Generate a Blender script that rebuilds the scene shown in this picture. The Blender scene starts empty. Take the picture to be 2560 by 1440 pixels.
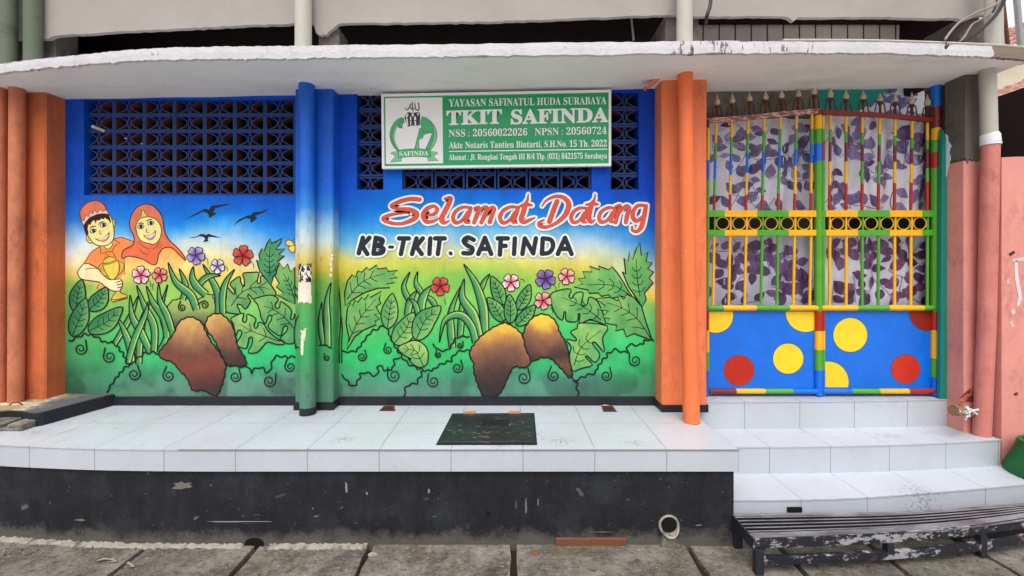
import bpy, math, random
import numpy as np
from mathutils import Vector, Matrix
from mathutils.geometry import delaunay_2d_cdt
random.seed(7); np.random.seed(7)
SC = bpy.context.scene
COL = SC.collection
R = math.radians

# ------------------------------------------------------------------ camera, sky, sun, exposure
F, CX, CY, HC = 1068.0, 1276.0, 663.0, 1.571      # focal length and horizon measured on the tile joints
cd = bpy.data.cameras.new('camera'); cam = bpy.data.objects.new('camera', cd); COL.objects.link(cam)
cam.location = (0, 0, HC); cam.rotation_euler = (R(90), 0, 0)
cd.sensor_width = 36; cd.lens = 36 * F / 2560
cd.shift_x = (1280 - CX) / 2560; cd.shift_y = (CY - 720) / 2560
cd.clip_start = 0.05; cd.clip_end = 2000
SC.camera = cam

SUN_EL = 62
w = bpy.data.worlds.new('World'); SC.world = w; w.use_nodes = True
nt = w.node_tree; nt.nodes.clear()
sky = nt.nodes.new('ShaderNodeTexSky'); sky.sky_type = 'NISHITA'; sky.sun_disc = False
sky.sun_elevation = R(SUN_EL); sky.sun_rotation = R(180)
sky.air_density = 1.0; sky.dust_density = 6.0; sky.ozone_density = 0.6
hs = nt.nodes.new('ShaderNodeHueSaturation'); hs.inputs['Saturation'].default_value = 0.6
bg = nt.nodes.new('ShaderNodeBackground'); bg.inputs['Strength'].default_value = 0.15
wo = nt.nodes.new('ShaderNodeOutputWorld')
nt.links.new(sky.outputs[0], hs.inputs['Color']); nt.links.new(hs.outputs[0], bg.inputs[0]); nt.links.new(bg.outputs[0], wo.inputs[0])
sd = bpy.data.lights.new('sun', 'SUN'); sd.energy = .9; sd.angle = R(60); sd.color = (1, .98, .95)
sun = bpy.data.objects.new('sun', sd); COL.objects.link(sun); sun.rotation_euler = (R(90 - SUN_EL), 0, R(-20))
SC.view_settings.view_transform = 'Standard'; SC.view_settings.look = 'None'
SC.view_settings.exposure = 0.52; SC.view_settings.gamma = 1.0

# ------------------------------------------------------------------ helpers
def P(px, py, Y):
    """point of the place seen at photo pixel (px,py) on the plane at depth Y"""
    return ((px - CX) * Y / F, Y, HC - (py - CY) * Y / F)
def X(px, Y): return (px - CX) * Y / F
def Z(py, Y): return HC - (py - CY) * Y / F
def YF(py, z): return (HC - z) * F / (py - CY)     # depth where height z shows at pixel row py

KA = 1.0
def lin(c, k=1.0):
    o = []
    for v in c[:3]:
        v = v / 255.0
        v = v / 12.92 if v <= .04045 else ((v + .055) / 1.055) ** 2.4
        o.append(min(.86, v * k * KA))
    return (o[0], o[1], o[2], 1.0)

class MB:
    def __init__(s): s.v = []; s.f = []; s.c = []; s.m = []; s.col = (1, 1, 1, 1); s.mi = 0
    def add(s, vs, fs, col=None, mi=None):
        b = len(s.v); s.v += [tuple(x) for x in vs]
        if col is None: s.c += [s.col] * len(vs)
        elif isinstance(col, list): s.c += col
        else: s.c += [col] * len(vs)
        for f in fs: s.f.append([b + i for i in f]); s.m.append(s.mi if mi is None else mi)
    def box(s, x0, x1, y0, y1, z0, z1, col=None, mi=None, bev=0):
        if bev <= 0:
            vs = [(x0,y0,z0),(x1,y0,z0),(x1,y1,z0),(x0,y1,z0),(x0,y0,z1),(x1,y0,z1),(x1,y1,z1),(x0,y1,z1)]
            s.add(vs, [(3,2,1,0),(4,5,6,7),(0,1,5,4),(1,2,6,5),(2,3,7,6),(3,0,4,7)], col, mi)
        else:
            prof = [(x0+bev,z0),(x1-bev,z0),(x1,z0+bev),(x1,z1-bev),(x1-bev,z1),(x0+bev,z1),(x0,z1-bev),(x0,z0+bev)]
            n = 8
            vs = [(x, y0+bev, z) for x, z in prof] + [(x, y1, z) for x, z in prof]
            cx, cz = (x0+x1)/2, (z0+z1)/2
            fr = [(min(max(x, x0+bev), x1-bev), y0, min(max(z, z0+bev), z1-bev)) for x, z in prof]
            vs += fr
            fs = [(i, (i+1) % n, n+(i+1) % n, n+i) for i in range(n)]
            fs += [(2*n+i, 2*n+(i+1) % n, (i+1) % n, i) for i in range(n)]
            fs += [tuple(2*n+i for i in range(n)), tuple(reversed([n+i for i in range(n)]))]
            s.add(vs, fs, col, mi)
    def prism(s, pts, axis, a0, a1, col=None, mi=None):
        """polygon pts extruded along axis; pts in the two other axes"""
        n = len(pts)
        def mk(p, a):
            if axis == 'y': return (p[0], a, p[1])
            if axis == 'z': return (p[0], p[1], a)
            return (a, p[0], p[1])
        vs = [mk(p, a0) for p in pts] + [mk(p, a1) for p in pts]
        fs = [(i, (i+1) % n, n+(i+1) % n, n+i) for i in range(n)]
        s.add(vs, fs, col, mi)
        tri = tess(pts)
        s.add(vs[:n], [t[::-1] for t in tri], col, mi); s.add(vs[n:], tri, col, mi)
    def tube(s, path, r, n=12, col=None, mi=None, caps=True):
        """round tube along a path; r a number or one per point"""
        path = [Vector(p) for p in path]; rs = r if isinstance(r, (list, tuple)) else [r] * len(path)
        vs = []; up = None
        for i, p in enumerate(path):
            t = (path[min(i+1, len(path)-1)] - path[max(i-1, 0)]).normalized()
            if up is None:
                up = Vector((0, 0, 1)) if abs(t.z) < .9 else Vector((0, 1, 0))
            a = t.cross(up).normalized(); b = t.cross(a).normalized(); up = -b
            for k in range(n):
                q = 2 * math.pi * k / n
                vs.append(p + (a * math.cos(q) + b * math.sin(q)) * rs[i])
        fs = [(i*n+k, i*n+(k+1) % n, (i+1)*n+(k+1) % n, (i+1)*n+k) for i in range(len(path)-1) for k in range(n)]
        if caps:
            fs.append(tuple(reversed(range(n)))); fs.append(tuple((len(path)-1)*n+k for k in range(n)))
        s.add(vs, fs, col, mi)
    def lathe(s, prof, cx, cy, n=24, col=None, mi=None):
        vs = [(cx + r*math.cos(2*math.pi*k/n), cy + r*math.sin(2*math.pi*k/n), z) for r, z in prof for k in range(n)]
        fs = [(i*n+k, i*n+(k+1) % n, (i+1)*n+(k+1) % n, (i+1)*n+k) for i in range(len(prof)-1) for k in range(n)]
        s.add(vs, fs, col, mi)
    def build(s, name, mats, parent=None, smooth=False):
        me = bpy.data.meshes.new(name); me.from_pydata(s.v, [], s.f)
        if not isinstance(mats, (list, tuple)): mats = [mats]
        for m in mats: me.materials.append(m)
        me.polygons.foreach_set('material_index', s.m)
        ca = me.color_attributes.new('Col', 'FLOAT_COLOR', 'POINT')
        ca.data.foreach_set('color', np.array(s.c, dtype=np.float32).ravel())
        if smooth:
            me.polygons.foreach_set('use_smooth', [True] * len(me.polygons))
            try: me.set_sharp_from_angle(angle=R(40))
            except Exception: pass
        me.update()
        o = bpy.data.objects.new(name, me); COL.objects.link(o)
        if parent is not None: attach(o, parent)
        return o

def attach(o, parent):
    o.parent = parent
    if parent.type == 'EMPTY': o.matrix_parent_inverse = Matrix.Translation(-Vector(parent.location))

def tess(pts):
    r = delaunay_2d_cdt([Vector(p) for p in pts], [], [list(range(len(pts)))], 1, 1e-6)
    ov = r[3]
    mp = [(o[0] if o else 0) for o in ov]
    return [tuple(mp[i] for i in f) for f in r[2]]

def tag(o, label, cat, group=None):
    o['label'] = label; o['category'] = cat
    if group: o['group'] = group
    return o
def thing(name, loc, label, cat, group=None):
    o = bpy.data.objects.new(name, None); o.empty_display_size = .1; COL.objects.link(o); o.location = loc
    return tag(o, label, cat, group)
def struct(o): o['kind'] = 'structure'; return o

# ------------------------------------------------------------------ materials
class N:
    """small node-tree writer"""
    def __init__(s, name, rough=.6, spec=.35):
        s.mat = bpy.data.materials.new(name); s.mat.use_nodes = True
        s.t = s.mat.node_tree; s.b = s.t.nodes['Principled BSDF']
        s.b.inputs['Roughness'].default_value = rough; s.b.inputs['Specular IOR Level'].default_value = spec
        s.co = s.t.nodes.new('ShaderNodeTexCoord').outputs['Object']
    def n(s, kind, **kw):
        x = s.t.nodes.new(kind)
        for k, v in kw.items(): setattr(x, k, v)
        return x
    def link(s, a, b): s.t.links.new(a, b)
    def noise(s, scale, detail=4, rough=.6, stretch=None, dist=0):
        x = s.n('ShaderNodeTexNoise'); x.inputs['Scale'].default_value = scale; x.inputs['Detail'].default_value = detail
        x.inputs['Roughness'].default_value = rough; x.inputs['Distortion'].default_value = dist
        if stretch:
            mp = s.n('ShaderNodeMapping'); mp.inputs['Scale'].default_value = stretch
            s.link(s.co, mp.inputs[0]); s.link(mp.outputs[0], x.inputs['Vector'])
        else: s.link(s.co, x.inputs['Vector'])
        return x.outputs['Fac']
    def ramp(s, fac, stops, interp='LINEAR'):
        x = s.n('ShaderNodeValToRGB'); e = x.color_ramp.elements; x.color_ramp.interpolation = interp
        while len(e) > 1: e.remove(e[-1])
        for i, (p, c) in enumerate(stops):
            if not isinstance(c, (tuple, list)): c = (c, c, c, 1)
            if i == 0: e[0].position = p; e[0].color = c
            else: q = e.new(p); q.color = c
        s.link(fac, x.inputs[0]); return x.outputs[0]
    def math(s, op, a, b=None, c=None, clamp=False):
        x = s.n('ShaderNodeMath', operation=op, use_clamp=clamp)
        for i, v in enumerate((a, b, c)):
            if v is None: continue
            if isinstance(v, (int, float)): x.inputs[i].default_value = v
            else: s.link(v, x.inputs[i])
        return x.outputs[0]
    def mix(s, fac, a, b, mode='MIX'):
        x = s.n('ShaderNodeMix', data_type='RGBA', blend_type=mode)
        for i, v in ((0, fac), (6, a), (7, b)):
            if isinstance(v, (int, float)): x.inputs[i].default_value = v if i == 0 else (v, v, v, 1)
            elif isinstance(v, tuple): x.inputs[i].default_value = v
            else: s.link(v, x.inputs[i])
        return x.outputs[2]
    def xyz(s):
        x = s.n('ShaderNodeSeparateXYZ'); s.link(s.co, x.inputs[0]); return x.outputs
    def attr(s):
        x = s.n('ShaderNodeVertexColor'); x.layer_name = 'Col'; return x.outputs[0]
    def color(s, c): 
        if isinstance(c, tuple): s.b.inputs['Base Color'].default_value = c
        else: s.link(c, s.b.inputs['Base Color'])
    def rough(s, v): s.link(v, s.b.inputs['Roughness'])
    def bump(s, h, dist=.002, strength=1.0):
        x = s.n('ShaderNodeBump'); x.inputs['Distance'].default_value = dist; x.inputs['Strength'].default_value = strength
        s.link(h, x.inputs['Height']); s.link(x.outputs[0], s.b.inputs['Normal'])

def m_attr(name, rough=.5, var=.12, scale=6, bump=.001, bscale=90, spec=.35, speck=0, brush=0, drip=0):
    m = N(name, rough, spec)
    v = m.ramp(m.noise(scale, 6, .65), [(.25, 1 - var), (.75, 1 + var * .4)])
    c = m.mix(1.0, m.attr(), v, 'MULTIPLY')
    if brush: c = m.mix(1.0, c, m.ramp(m.noise(26, 5, .7, (1, 1, .5), .8), [(.3, 1 - brush), (.55, 1), (.75, 1 + brush)]), 'MULTIPLY')
    if drip: c = m.mix(1.0, c, m.ramp(m.noise(11, 6, .75, (3, 1, .14)), [(.28, 1 - drip), (.5, 1), (.75, 1 + drip * .5)]), 'MULTIPLY')
    if speck:
        k = m.ramp(m.noise(38, 3, .7), [(.70, 0), (.76, speck)])
        c = m.mix(k, c, lin((205, 205, 195)))
    m.color(c); m.bump(m.noise(bscale, 5, .7), bump)
    return m.mat
def m_plain(name, c, rough=.6, var=.2, scale=5, bump=.0015, bscale=60, spec=.3, stain=None, stain_scale=3, stain_lo=.52, stain_hi=.68, stretch=None, streak=0, grime=None):
    m = N(name, rough, spec)
    v = m.ramp(m.noise(scale, 7, .7), [(.2, 1 - var), (.8, 1 + var * .35)])
    o = m.mix(1.0, lin(c), v, 'MULTIPLY')
    if stain is not None:
        o = m.mix(m.ramp(m.noise(stain_scale, 8, .72, stretch), [(stain_lo, 0), (stain_hi, 1)]), o, lin(stain))
    if streak:
        o = m.mix(1.0, o, m.ramp(m.noise(14, 6, .7, (3, 3, .16)), [(.3, 1 - streak), (.6, 1), (.8, 1 + streak * .3)]), 'MULTIPLY')
    if grime is not None:
        g_ = m.math('MULTIPLY', m.ramp(m.noise(2.2, 5, .65, (1.4, 1.4, .6)), [(.48, 0), (.70, 1)]), m.ramp(m.noise(24, 7, .78, (1, 1, .45)), [(.46, 0), (.60, 1)]))
        o = m.mix(m.math('MULTIPLY', g_, .7), o, lin(grime))
    m.color(o); m.bump(m.noise(bscale, 6, .7), bump)
    return m.mat

M = {}
M['mural'] = m_attr('mural_paint', .6, .20, 4, .003, 26, .2, speck=.30, brush=.05, drip=.10)
M['art'] = m_attr('brush_paint', .55, .18, 9, .002, 30, .25, brush=.16)
M['gloss'] = m_attr('enamel_paint', .32, .16, 9, .0025, 14, .45, speck=.18)
M['sign'] = m_attr('sign_print', .22, .03, 3, .0001, 40, .4)
M['plain'] = m_attr('coated_surface', .6, .18, 7, .001, 70)
M['orange'] = m_plain('orange_paint', (232, 126, 80), .6, .14, 4, .002, 45, stain=(206, 100, 58), stain_scale=2.5, stain_lo=.55, stain_hi=.85, streak=.10, grime=(150, 84, 52))
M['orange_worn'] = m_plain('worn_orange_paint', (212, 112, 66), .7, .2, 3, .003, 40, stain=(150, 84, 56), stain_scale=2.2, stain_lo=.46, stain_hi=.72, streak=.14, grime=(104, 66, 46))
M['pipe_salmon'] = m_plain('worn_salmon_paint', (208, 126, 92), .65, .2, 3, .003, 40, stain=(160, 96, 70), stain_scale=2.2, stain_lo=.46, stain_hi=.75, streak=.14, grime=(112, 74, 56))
M['black_paint'] = m_plain('black_skirting_paint', (34, 36, 43), .45, .3, 6, .002, 60, stain=(150, 150, 150), stain_scale=26, stain_lo=.70, stain_hi=.74)
M['rust'] = m_plain('rusty_iron', (92, 50, 38), .7, .4, 20, .001, 90, stain=(150, 120, 110), stain_scale=40, stain_lo=.58, stain_hi=.68)
M['cream'] = m_plain('cream_finial_paint', (190, 182, 150), .5, .2, 40, .0005, 90)
M['black'] = m_plain('dark_void', (10, 9, 9), .9, .2, 5, .0, 10)
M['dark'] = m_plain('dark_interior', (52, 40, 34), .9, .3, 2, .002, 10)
M['terracotta'] = m_plain('terracotta', (96, 54, 34), .8, .25, 30, .001, 60)
M['vent_blue'] = m_plain('vent_block_paint', (12, 62, 132), .5, .22, 9, .001, 70, stain=(95, 125, 160), stain_scale=30, stain_lo=.64, stain_hi=.72)
M['steel'] = m_plain('galvanised_steel', (150, 150, 150), .4, .2, 20, .0005, 80)
M['brass'] = m_plain('brass_hinge', (190, 130, 85), .4, .25, 40, .0006, 90)
M['cable'] = m_plain('cable_sheath', (38, 34, 36), .5, .1, 9, .0, 30)
M['cable_pale'] = m_plain('pale_cable_sheath', (140, 128, 116), .5, .1, 9, .0, 30)

def m_tile(name, ox, oy, ey):
    m = N(name, .28, .5)
    x = m.xyz()
    def line(o, off, wd=.0017):
        q = m.math('FRACT', m.math('DIVIDE', m.math('SUBTRACT', o, off - 40.0), .4))
        d = m.math('MINIMUM', q, m.math('SUBTRACT', 1.0, q))
        return m.math('LESS_THAN', d, wd / .4)
    g = line(x[0], ox)
    if ey: g = m.math('MAXIMUM', g, line(x[1], oy))
    base = m.ramp(m.noise(1.6, 5, .6), [(.3, lin((170, 178, 186))), (.7, lin((184, 191, 200)))])
    # scuffs and crumbs of dirt, in patches
    patch = m.ramp(m.noise(1.9, 3, .5), [(.60, 0), (.72, 1)])
    dirt = m.ramp(m.noise(45, 4, .7, (1, 1.8, 1)), [(.60, 0), (.68, 1)])
    base = m.mix(m.math('MULTIPLY', m.math('MULTIPLY', patch, dirt), .55), base, lin((120, 108, 96)))
    for sx, sy, sr in ((.28, 2.50, .22), (-.98, 2.52, .16), (-2.9, 2.62, .2), (2.42, 2.56, .26), (2.62, 2.92, .2), (-.05, 2.42, .1), (.72, 2.46, .14), (-1.35, 2.9, .16)):
        dd = m.math('SQRT', m.math('ADD', m.math('POWER', m.math('SUBTRACT', x[0], sx), 2), m.math('POWER', m.math('MULTIPLY', m.math('SUBTRACT', x[1], sy), 1.6), 2)))
        f_ = m.math('SUBTRACT', 1.0, m.math('DIVIDE', dd, sr), clamp=True)
        k_ = m.ramp(m.math('ADD', m.noise(60, 4, .75, (1, 1.5, 1)), m.math('MULTIPLY', f_, .16)), [(.66, 0), (.70, 1)])
        base = m.mix(m.math('MULTIPLY', m.math('MULTIPLY', k_, m.math('GREATER_THAN', f_, .02)), .7), base, lin((98, 84, 70)))
    film = m.ramp(m.noise(3.3, 8, .75), [(.56, 0), (.8, .10)])
    base = m.mix(film, base, lin((156, 154, 150)))
    m.color(m.mix(g, base, lin((122, 119, 118))))
    m.rough(m.ramp(m.noise(7, 4), [(.3, .22), (.7, .42)]))
    m.bump(m.math('SUBTRACT', m.noise(2.2, 2), m.math('MULTIPLY', g, .6)), .0012)
    return m.mat
M['tile'] = m_tile('white_floor_tile', .07, 2.373, True)
M['tile_x'] = m_tile('white_step_tile', .07, 0, False)

m = N('black_plinth_wall', .6, .3)
c = m.ramp(m.noise(3.0, 11, .78), [(.25, lin((18, 20, 26))), (.5, lin((29, 31, 38))), (.66, lin((44, 47, 54))), (.82, lin((72, 74, 78)))])
c = m.mix(1.0, c, m.ramp(m.noise(9, 7, .75, (2.4, 1, .22)), [(.3, .62), (.52, 1), (.72, 1.18)]), 'MULTIPLY')
scr = m.ramp(m.noise(9, 6, .75, (1, 1, 5)), [(.67, 0), (.71, 1)])
c = m.mix(m.math('MULTIPLY', scr, .5), c, lin((140, 140, 142)))
pit = m.ramp(m.noise(34, 4, .7), [(.66, 0), (.70, 1)])
c = m.mix(m.math('MULTIPLY', pit, .55), c, lin((128, 128, 126)))
low = m.math('SUBTRACT', m.math('ADD', .02, m.math('MULTIPLY', m.noise(7, 8, .75), .26)), m.xyz()[2])   # worn foot of the wall
c = m.mix(m.math('MULTIPLY', m.ramp(low, [(.06, 0), (.12, 1)]), .6), c, lin((104, 100, 92)))
m.color(c); m.bump(m.noise(24, 8, .75), .006); M['black_wall'] = m.mat

m = N('mossy_concrete', .85, .2)
c = m.ramp(m.noise(4, 12, .8), [(.30, lin((66, 64, 58))), (.44, lin((118, 114, 106))), (.56, lin((158, 153, 142))), (.70, lin((196, 192, 182)))])
moss = m.ramp(m.noise(2.4, 8, .7), [(.5, 0), (.66, 1)])
c = m.mix(m.math('MULTIPLY', moss, .55), c, lin((98, 94, 54)))
spk = m.ramp(m.noise(48, 5, .8, (.5, 1, 1), .6), [(.53, 0), (.64, 1)])
c = m.mix(m.math('MULTIPLY', spk, .72), c, lin((52, 46, 36)))
spk2 = m.ramp(m.noise(70, 3, .7, (.6, 1, 1)), [(.60, 0), (.68, 1)])
c = m.mix(m.math('MULTIPLY', spk2, .6), c, lin((206, 196, 172)))
m.color(c); m.bump(m.noise(30, 10, .85), .03); M['slab'] = m.mat
M['soil'] = m_plain('wet_soil', (40, 36, 28), .9, .4, 12, .01, 40)
M['asphalt'] = m_plain('pale_concrete_road', (176, 172, 164), .9, .3, 20, .003, 120)  # unseen street, kept pale to bounce light up under the canopy

m = N('canopy_paint', .7, .25)
x = m.xyz()
c = m.ramp(m.noise(2.5, 6, .65), [(.3, lin((230, 233, 236))), (.7, lin((242, 243, 244)))])
c = m.mix(m.ramp(m.noise(14, 5, .7), [(.70, 0), (.74, .6)]), c, lin((120, 118, 112)))
st_ = m.math('MULTIPLY', m.ramp(m.noise(1.6, 8, .75, (1, 2.2, 1)), [(.52, 0), (.72, 1)]), .35)
c = m.mix(st_, c, lin((160, 156, 148)))
c = m.mix(m.ramp(m.noise(9, 6, .8, (.35, 1.6, 1), 1.2), [(.71, 0), (.74, .5)]), c, lin((110, 106, 100)))
m.color(c); m.bump(m.noise(30, 6, .7), .004); M['canopy'] = m.mat
m = N('fascia_paint', .6, .3)
x = m.xyz()
c = m.ramp(m.noise(6, 6, .65), [(.3, lin((194, 193, 198))), (.7, lin((208, 206, 212)))])
band = m.math('MULTIPLY', m.math('GREATER_THAN', x[0], .98), m.math('LESS_THAN', x[0], 1.86))      # the stretch where the paint has peeled
pe = m.ramp(m.noise(9, 6, .75, (2.6, 1, .55)), [(.545, 0), (.575, 1)])
c = m.mix(m.math('MULTIPLY', band, pe), c, lin((96, 84, 78)))
bare = m.math('GREATER_THAN', m.math('ADD', x[0], m.math('MULTIPLY', m.noise(12, 5, .7), .12)), 3.12)
c = m.mix(bare, c, lin((128, 112, 96)))
c = m.mix(m.ramp(m.noise(22, 5, .75), [(.66, 0), (.69, .8)]), c, lin((120, 116, 112)))
c = m.mix(m.ramp(m.noise(5, 8, .75, (1.6, 1, .5)), [(.54, 0), (.72, .5)]), c, lin((150, 146, 140)))
m.color(c); m.bump(m.noise(34, 8, .75), .008); M['fascia'] = m.mat
M['beam'] = m_plain('off_white_render', (156, 151, 146), .75, .2, 2, .003, 25, stain=(150, 140, 128), stain_scale=9, stain_lo=.70, stain_hi=.80)
M['concrete'] = m_plain('bare_concrete', (104, 98, 92), .9, .35, 5, .006, 40, stain=(62, 58, 54), stain_scale=4)
M['pink_worn'] = m_plain('dirty_pink_paint', (210, 130, 120), .65, .22, 4, .003, 40, stain=(160, 98, 84), stain_scale=3, stain_lo=.54, stain_hi=.8, stretch=(1, 1, .4), streak=.14, grime=(96, 50, 44))
M['pink'] = m_plain('pink_paint', (218, 146, 136), .65, .16, 4, .003, 40, streak=.06, grime=(150, 84, 76), stain=(150, 72, 62), stain_scale=5, stain_lo=.66, stain_hi=.80, stretch=(1, 1, .5))
M['pvc'] = m_plain('weathered_pvc', (178, 177, 166), .45, .12, 6, .001, 60, stain=(132, 128, 114), stain_scale=12, stain_lo=.60, stain_hi=.85)
M['pvc_new'] = m_plain('clean_pvc', (214, 218, 226), .4, .06, 6, .0005, 60)
M['pipe_green'] = m_plain('green_grey_pipe_paint', (96, 106, 90), .6, .2, 4, .002, 40, stain=(70, 78, 64), stain_scale=4)

def m_zramp(name, stops, rough=.5, noise_amt=.05):
    """paint whose colour changes with height (the mural carries on round the pillar and pipe)"""
    m = N(name, rough, .35)
    z = m.math('ADD', m.xyz()[2], m.math('MULTIPLY', m.math('SUBTRACT', m.noise(5, 5, .6), .5), noise_amt * 2))
    lo, hi = stops[0][0], stops[-1][0]
    f = m.math('DIVIDE', m.math('SUBTRACT', z, lo), hi - lo)
    c = m.ramp(f, [((s - lo) / (hi - lo), lin(q)) for s, q in stops])
    v = m.ramp(m.noise(7, 7, .7), [(.25, .84), (.75, 1.05)])
    c = m.mix(1.0, c, v, 'MULTIPLY')
    c = m.mix(1.0, c, m.ramp(m.noise(14, 6, .7, (3, 3, .16)), [(.3, .86), (.6, 1), (.8, 1.05)]), 'MULTIPLY')
    c = m.mix(m.ramp(m.noise(30, 5, .75), [(.68, 0), (.71, .75)]), c, lin((206, 206, 196)))
    c = m.mix(m.math('MULTIPLY', m.ramp(m.noise(20, 7, .78, (1, 1, .5)), [(.56, 0), (.66, 1)]), .4), c, lin((40, 60, 66)))
    m.color(c); m.bump(m.noise(60, 6, .7), .0015)
    return m.mat
ZP = lambda y: Z(y, 3.0)
grad = [(ZP(985), (82, 128, 108)), (ZP(930), (72, 140, 98)), (ZP(880), (50, 160, 92)), (ZP(760), (86, 168, 88)), (ZP(705), (120, 172, 72)),
        (ZP(670), (206, 186, 70)), (ZP(640), (222, 206, 120)), (ZP(605), (205, 220, 220)), (ZP(565), (150, 200, 226)), (ZP(520), (44, 134, 222)), (ZP(470), (10, 100, 212)), (ZP(240), (14, 92, 204))]
M['mural_pillar'] = m_zramp('pillar_mural_paint', grad, .5, .04)
M['mural_pipe'] = m_zramp('pipe_mural_paint', grad, .42, .05)

# ------------------------------------------------------------------ the setting: ground, platform, steps
ZT, ZM, ZL, ZS = .547, .403, .228, .599        # platform, middle tread, lower tread, door sill
YW = 3.125                                     # mural wall
g = MB()
g.add([(-60, -60, -.03), (60, -60, -.03), (60, 2.9, -.03), (-60, 2.9, -.03)], [(0, 1, 2, 3)])
g.add([(-400, -400, -.04), (400, -400, -.04), (400, 400, -.04), (-400, 400, -.04)], [(0, 1, 2, 3)])
struct(g.build('ground', M['asphalt']))
# concrete drain slabs in front of the wall, each with worn, uneven edges
g = MB()
xs = [-5.2, -4.4, -3.75, -3.02, -2.03, -1.418, -.781, .018, .985, 1.50, 2.02, 2.58, 3.2, 3.9, 4.7]
rs = random.Random(3)
for i in range(len(xs) - 1):
    x0, x1 = xs[i] + .010, xs[i+1] - .010
    if i == 8: x0 += .01
    n = 12; top = []; dz = rs.uniform(-.006, .006)
    for k in range(n + 1): top.append((x0 + (x1 - x0) * k / n + (rs.uniform(0, .008) if k == 0 else -rs.uniform(0, .008) if k == n else 0), 2.46 + rs.uniform(-.006, .006)))
    for k in range(1, 9): top.append((x1 - rs.uniform(0, .012), 2.46 - .76 * k / 9))
    for k in range(n + 1): top.append((x1 - (x1 - x0) * k / n, 1.70 + rs.uniform(-.008, .008)))
    for k in range(1, 9): top.append((x0 + rs.uniform(0, .012), 1.70 + .76 * k / 9))
    g.prism(top, 'z', -.06, dz)
struct(g.build('pavement', M['slab']))
b_ = MB(); b_.box(-6, 6, 1.6, 2.6, -.035, -.029); struct(b_.build('drain_channel', M['soil']))
rd = MB(); rd.box(-60, 60, -9, 1.675, -.06, -.010); struct(rd.build('road', M['asphalt']))

# curved nosing of the platform (left end falls back), the step noses and the front of the lower tread
def curve_of(pts, z):
    return [(X(px, YF(py, z)), YF(py, z)) for px, py in pts]
def dense(pts, n=10):
    """Catmull-Rom through the points"""
    out = []
    for i in range(len(pts) - 1):
        p0 = pts[max(i-1, 0)]; p1 = pts[i]; p2 = pts[i+1]; p3 = pts[min(i+2, len(pts)-1)]
        for k in range(n):
            t = k / n
            out.append(tuple(.5 * (2*b + (c-a)*t + (2*a-5*b+4*c-d)*t*t + (3*b-a-3*c+d)*t**3) for a, b, c, d in zip(p0, p1, p2, p3)))
    out.append(tuple(pts[-1])); return out
front = dense([(-3.9, 2.56), (-3.2, 2.47), (-2.72, 2.419), (-2.3, 2.388), (-1.8, 2.374), (-1.2, 2.373), (0, 2.373), (1.27, 2.373)], 6)
pl = thing('tiled_platform', (0, 2.9, 0), 'raised entrance platform of white tiles with black painted front wall', 'platform')
pl['kind'] = 'structure'
t = MB()
t.prism(front + [(1.27, 3.17), (-3.9, 3.17)], 'z', ZT - .007, ZT)
t.build('floor_tiles', M['tile'], pl)
t = MB()
lip = [(x, y + .004) for x, y in front]
t.prism(lip + [(x, y + .045) for x, y in reversed(lip)], 'z', ZT - .124, ZT - .0075)
t.build('edge_tiles', M['tile_x'], pl)
t = MB()
wl = [(x, y + .022) for x, y in front if x < 1.2] + [(1.252, 2.395)]
wl = dense(wl, 1)
t.prism(wl + [(1.252, 3.17), (-3.9, 3.17)], 'z', -.05, ZT - .126)
t.build('plinth_wall', M['black_wall'], pl)
# ragged mortar fillet along the foot of the black wall
t = MB(); rs = random.Random(11)
bx = np.linspace(-3.6, -.80, 190); vs = []
fx = np.array([p[0] for p in wl]); fy = np.array([p[1] for p in wl])
for x in bx:
    y = float(np.interp(x, fx, fy)); h = .010 + rs.uniform(-.006, .007) ; o = .030 + rs.uniform(-.008, .008)
    vs += [(x, y - o, -.004), (x, y - o * .6, h * .4 + .002), (x, y + .003, h)]
t.add(vs, [(3*i+j, 3*i+3+j, 3*i+4+j, 3*i+1+j) for i in range(len(bx) - 1) for j in (0, 1) if not -1.50 < bx[i] < -1.36])
M['mortar'] = m_plain('pale_mortar', (150, 146, 136), .9, .3, 12, .006, 40, stain=(96, 92, 80), stain_scale=9, stain_lo=.52, stain_hi=.62)
t.build('mortar_fillet', M['mortar'], pl)
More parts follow.
